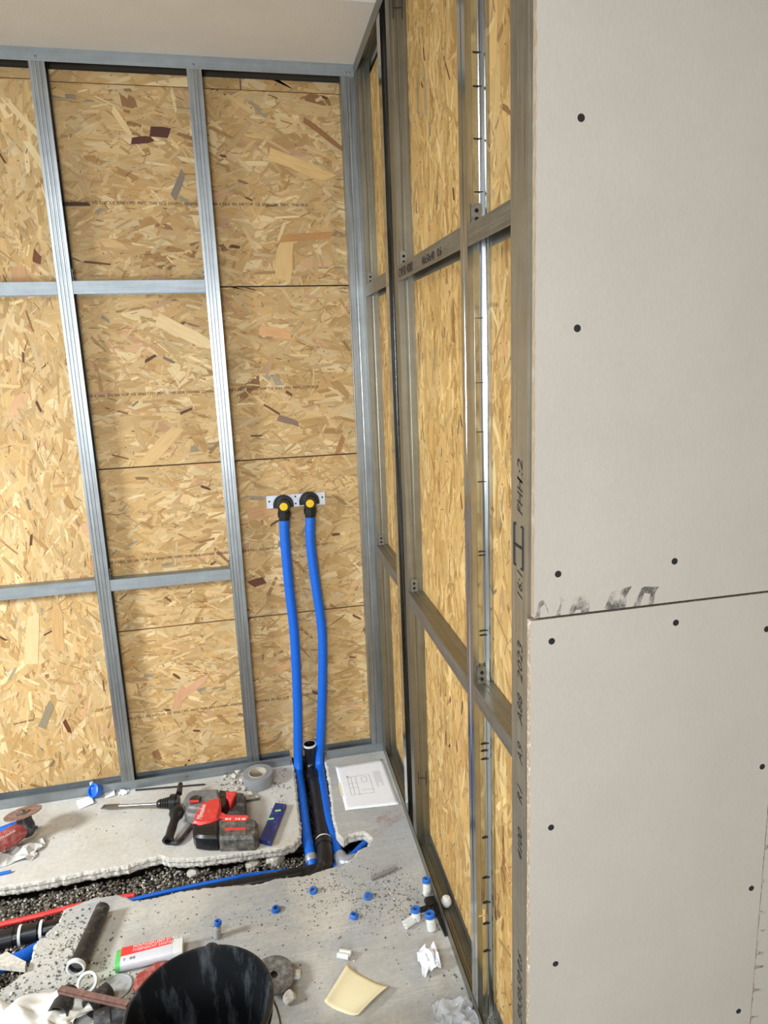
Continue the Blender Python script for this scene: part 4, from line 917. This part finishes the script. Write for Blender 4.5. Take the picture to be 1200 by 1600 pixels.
# sealant tube
p0 = F(182, 1502, .02); p1 = F(286, 1478, .02); c = (p0+p1)/2; c.z = 0; d = (p1-p0); d.z = 0; L = d.length; d.normalize()
t = thing('sealant_tube', 'white and red printed sealant pack with green end beside the bucket', 'sealant tube', tuple(c)); R0 = frame(Vector((0, 0, .0185)), d, Vector((-d.y, d.x, 0)))
def pack(x0, x1, w_, h, mat, nm, zo=0):
    w_ *= .92; h *= .85
    mb = MB(); mb.T = R0; n = 20; vs = []
    for x in (x0, x1): vs += [(x, w_*math.copysign(abs(math.cos(2*PI*k/n))**.6, math.cos(2*PI*k/n)), h*math.copysign(abs(math.sin(2*PI*k/n))**.6, math.sin(2*PI*k/n))+zo) for k in range(n)]
    mb.add(vs, [(k, (k+1) % n, n+(k+1) % n, n+k) for k in range(n)]+[tuple(range(n))[::-1], tuple(range(n, 2*n))]); return mb.build(nm, mat, t, smooth=True)
pack(-L/2+.012, L/2-.028, .033, .020, plain('pack_foil', S(214, 212, 216), .4), 'pack_body')
pack(-L/2, -L/2+.013, .0335, .0205, greenb, 'green_end'); pack(L/2-.028, L/2, .0325, .0195, whitep, 'white_end')
def onpack(poly, mat, nm, z=.0176):
    mb = MB(); mb.T = R0; mb.add([(x, y, z) for x, y in poly]+[(x, y, z-.003) for x, y in poly], [tuple(range(len(poly))), tuple(range(len(poly), 2*len(poly)))[::-1]]+[(i, (i+1) % len(poly), len(poly)+(i+1) % len(poly), len(poly)+i) for i in range(len(poly))]); return mb.build(nm, mat, t)
onpack([(-L/2+.013, .0275), (L/2-.03, .0275), (L/2-.03, .002), (-L/2+.013, -.004)], redlab, 'red_panel')
for yy, bd in ((.0172, 'MONTAGEKLEBER EXTRA STARK'), (.0045, 'FUGENDICHT SANITAR')):
    text('lettering', bd, .0135, whitep, R0@frame(Vector((-L/2+.045, yy, .0178)), (1, 0, 0), (0, 1, 0)), t, sx=.8, depth=.0002)
text('lettering', 'F  88', .016, ink, R0@frame(Vector((-L/2+.022, -.020, .0163)), (1, 0, 0), (0, 1, 0)), t, sx=1, depth=.0003)
# red tool piece half behind bucket
card([(208,1548),(215,1530),(245,1512),(262,1508),(236,1540),(214,1560)], 'red plastic strip against the left side of the bucket', 'red_strip', redd, 'plastic strip', lift=.004, th=.012)
# tin lid
o = MB(); o.lathe([(0, .001), (.043, .001), (.044, .006), (.041, .007), (.039, .004), (0, .004)], 40); o = o.build('round_lid', plain('dull_lid', S(176, 178, 176), .5, dust=S(130, 128, 122), dscale=60), smooth=True); o.location = F(181, 1545); tag(o, 'round grey lid lying left of the bucket', 'lid')
# rusty bar
a = F(93, 1544, .062); b_ = F(200, 1568, .066); c = (a+b_)/2; c.z = 0; mb = MB(); d = (b_-a); L = d.length; mb.T = frame(a-c, d, Vector((0, 0, 1)).cross(d)); mb.box((0, -.009, -.0015), (L, .009, .0015)); mb.box((0, -.009, -.010), (L, -.0065, .0015)); o = mb.build('rusty_bar', rustm, bevel=.001); o.location = c; tag(o, 'rust-brown angle bar lying across the black pipe fittings', 'iron bar')
# black pipe fittings under it
for (pa_, pb_), lb in ((((172, 1560), (140, 1590)), 'black drain coupling under the right end of the rusty bar'), (((112, 1562), (92, 1600)), 'black drain coupling under the left end of the rusty bar'), (((205, 1592), (150, 1612)), 'black drain pipe at the bottom edge touching the bucket')):
    a = F(*pa_); b_ = F(*pb_); a.z = b_.z = .0275; 
    if 'left' in lb or 'touching' in lb: a.z = b_.z = .0285
    c = (a+b_)/2; c.z = 0; d = (b_-a); L = d.length; mb = MB(); mb.T = axis_frame(a-c, d)
    mb.lathe([(.019, 0), (.023, 0), (.0235, L*.5), (.027, L*.55), (.027, L), (.023, L)], 28, close=True); o = mb.build('drain_coupling', blackd, smooth=True); o.location = c; tag(o, lb, 'pipe fitting')
# strip of grey rubble lying over the blue pipe at the left edge
card([(0,1500),(12,1494),(42,1510),(40,1520),(0,1516)], 'long pale concrete splinter lying over the trench edge at far left', 'concrete_splinter', chunkm, 'rubble', lift=.0, th=.015)
card([(6,1592),(34,1592),(34,1604),(6,1604)], 'bright blue plastic lid at the bottom left picture corner', 'blue_lid', bluep, 'plastic lid', lift=.0, th=.02)

# rubble chunks (individual)
def chunk(px, py, r, label, seed, mat=chunkm, group=None, z=0):
    rnd = random.Random(seed); bm = bmesh.new(); bmesh.ops.create_icosphere(bm, subdivisions=2, radius=1)
    s_ = Vector((r*rnd.uniform(.8, 1.3), r*rnd.uniform(.7, 1.1), r*rnd.uniform(.5, .8)))
    for v in bm.verts:
        q = v.co*1.4+Vector((seed*3.1, 0, 0)); k = 1+.35*noise.noise(q)+.12*noise.noise(q*3); v.co = Vector((v.co.x*s_.x, v.co.y*s_.y, v.co.z*s_.z))*k
    mz = min(v.co.z for v in bm.verts)
    for v in bm.verts: v.co.z -= mz
    me = bpy.data.meshes.new('concrete_chunk'); bm.to_mesh(me); bm.free(); me.materials.append(mat)
    o = bpy.data.objects.new('concrete_chunk', me); col.objects.link(o); o.location = F(px, py, z)+Vector((0, 0, .0005)); o.rotation_euler = (0, 0, rnd.uniform(0, 6)); tag(o, label, 'rubble', group); return o
chunk(452, 1563, .021, 'pale concrete lump at the near edge of the grey disc', 3)
o = chunk(462, 1527, .014, 'white plaster sliver right of the grey disc', 5, mat=whitep)
g = 'concrete rubble heaped beside the tape roll'
for i, (px, py, r) in enumerate([(372,1207,.016),(382,1235,.014),(392,1243,.014),(366,1215,.012),(378,1222,.011),(371,1235,.009),(358,1205,.01),(377,1199,.010),(364,1226,.008),(386,1226,.010),(352,1214,.008),(402,1247,.009)]):
    chunk(px, py, r, 'pale concrete rubble chunk heaped between hammer handle and tape roll', 30+i, group=g)
for i, (px, py, r) in enumerate([(400,1222,.014),(408,1224,.011)]): chunk(px, py, r, 'brown stone lying inside the tape roll', 60+i, mat=plain('brown_stone', S(120, 100, 84), .9, dust=S(150, 130, 110)), group='stones inside the tape roll')
chunk(302, 1368, .022, 'concrete lump on the gravel below the slab edge', 71, z=-.08); chunk(430, 1352, .035, 'large broken concrete lump under the slab corner', 72, z=-.085); chunk(395, 1358, .03, 'broken concrete lump left of the slab corner lump', 73, z=-.085)

# crumbs
rnd = random.Random(11); mb = MB()
def scatter(cx, cy, sx, sy, n, r0, r1, dark=.6):
    for _ in range(int(n*2.2)):
        px, py = rnd.gauss(cx, sx), rnd.gauss(cy, sy); p = F(px, py); q = Vector((p.x, p.y))
        if 515 < px < 632 and 1183 < py < 1272: continue
        if p.x > -.01 or p.y > -.01 or not (inside(q, PA) or inside(q, PB)): continue
        if noise.noise(Vector((p.x*38, p.y*38, 3)))+.5*noise.noise(Vector((p.x*110, p.y*110, 7))) < rnd.uniform(-.5, .25): continue
        r = r0+(r1-r0)*rnd.random()**2.6; g_ = rnd.uniform(75, 125) if rnd.random() < dark else rnd.uniform(170, 220)
        pebble(mb, (p.x, p.y, r*.5), r, rnd, S(g_, g_*.97, g_*.9))
scatter(110, 1475, 30, 30, 330, .0012, .0042, .65); scatter(120, 1530, 40, 30, 160, .0012, .004, .6); scatter(560, 1400, 60, 28, 420, .001, .003, .6)
scatter(620, 1405, 24, 22, 160, .001, .0035, .75); scatter(500, 1385, 30, 10, 90, .001, .003, .5); scatter(365, 1215, 16, 14, 130, .0015, .0055, .45); scatter(437, 1225, 9, 14, 60, .001, .004, .9)
scatter(300, 1430, 120, 25, 120, .001, .003, .8); scatter(450, 1460, 90, 30, 110, .001, .003, .7); scatter(200, 1550, 40, 25, 160, .0012, .004, .6); scatter(700, 1520, 20, 40, 40, .001, .004, .8); scatter(560, 1200, 40, 8, 50, .001, .003, .8); scatter(180, 1290, 90, 30, 40, .001, .0025, .8); scatter(30, 1560, 30, 16, 130, .0015, .005, .5); scatter(520, 1480, 90, 60, 90, .0008, .002, .5)
tag(mb.build('concrete_crumbs', crumbm, attrs=True, recalc=False), 'loose dark and pale concrete crumbs scattered over the floor', 'debris', kind='stuff')
# red chalk mark on the floor near the paper
m, nt, b = newmat('red_dust'); b.inputs['Base Color'].default_value = S(190, 110, 105); b.inputs['Roughness'].default_value = 1
n1 = noi(nt, 60, detail=6, rough=.8); n2 = noi(nt, 9, detail=2); mm = nd(nt, 'ShaderNodeMath', operation='MULTIPLY'); nt.links.new(n1, mm.inputs[0]); nt.links.new(n2, mm.inputs[1]); nt.links.new(ramp(nt, mm.outputs[0], [(.22, (0, 0, 0, 1)), (.42, (.6, .6, .6, 1))]), b.inputs['Alpha'])
P4 = [F(*p) for p in [(575,1292),(600,1268),(628,1262),(636,1275),(615,1290),(585,1310)]]; mb = MB(); mb.add([(p.x, p.y, .0006) for p in P4], [tuple(range(6))]); o = mb.build('chalk_mark', m, recalc=False); tag(o, 'smudge of red chalk powder on the floor below the paper plan', 'chalk mark', kind='stuff')
# small wood splinter hanging in the shiny stud
mb = MB(); p = unp(757, 1430, 1, -1.316); mb.box((-.003, -.002, -.022), (.002, 0, .014)); mb.box((-.014, -.002, -.003), (0, 0, -.001)); o = mb.build('wood_splinter', plain('pale_splinter', S(228, 190, 120), .7)); o.location = (p.x, -1.3125, p.z); tag(o, 'pale wood splinter stuck to the shiny ribbed stud near the floor', 'splinter')
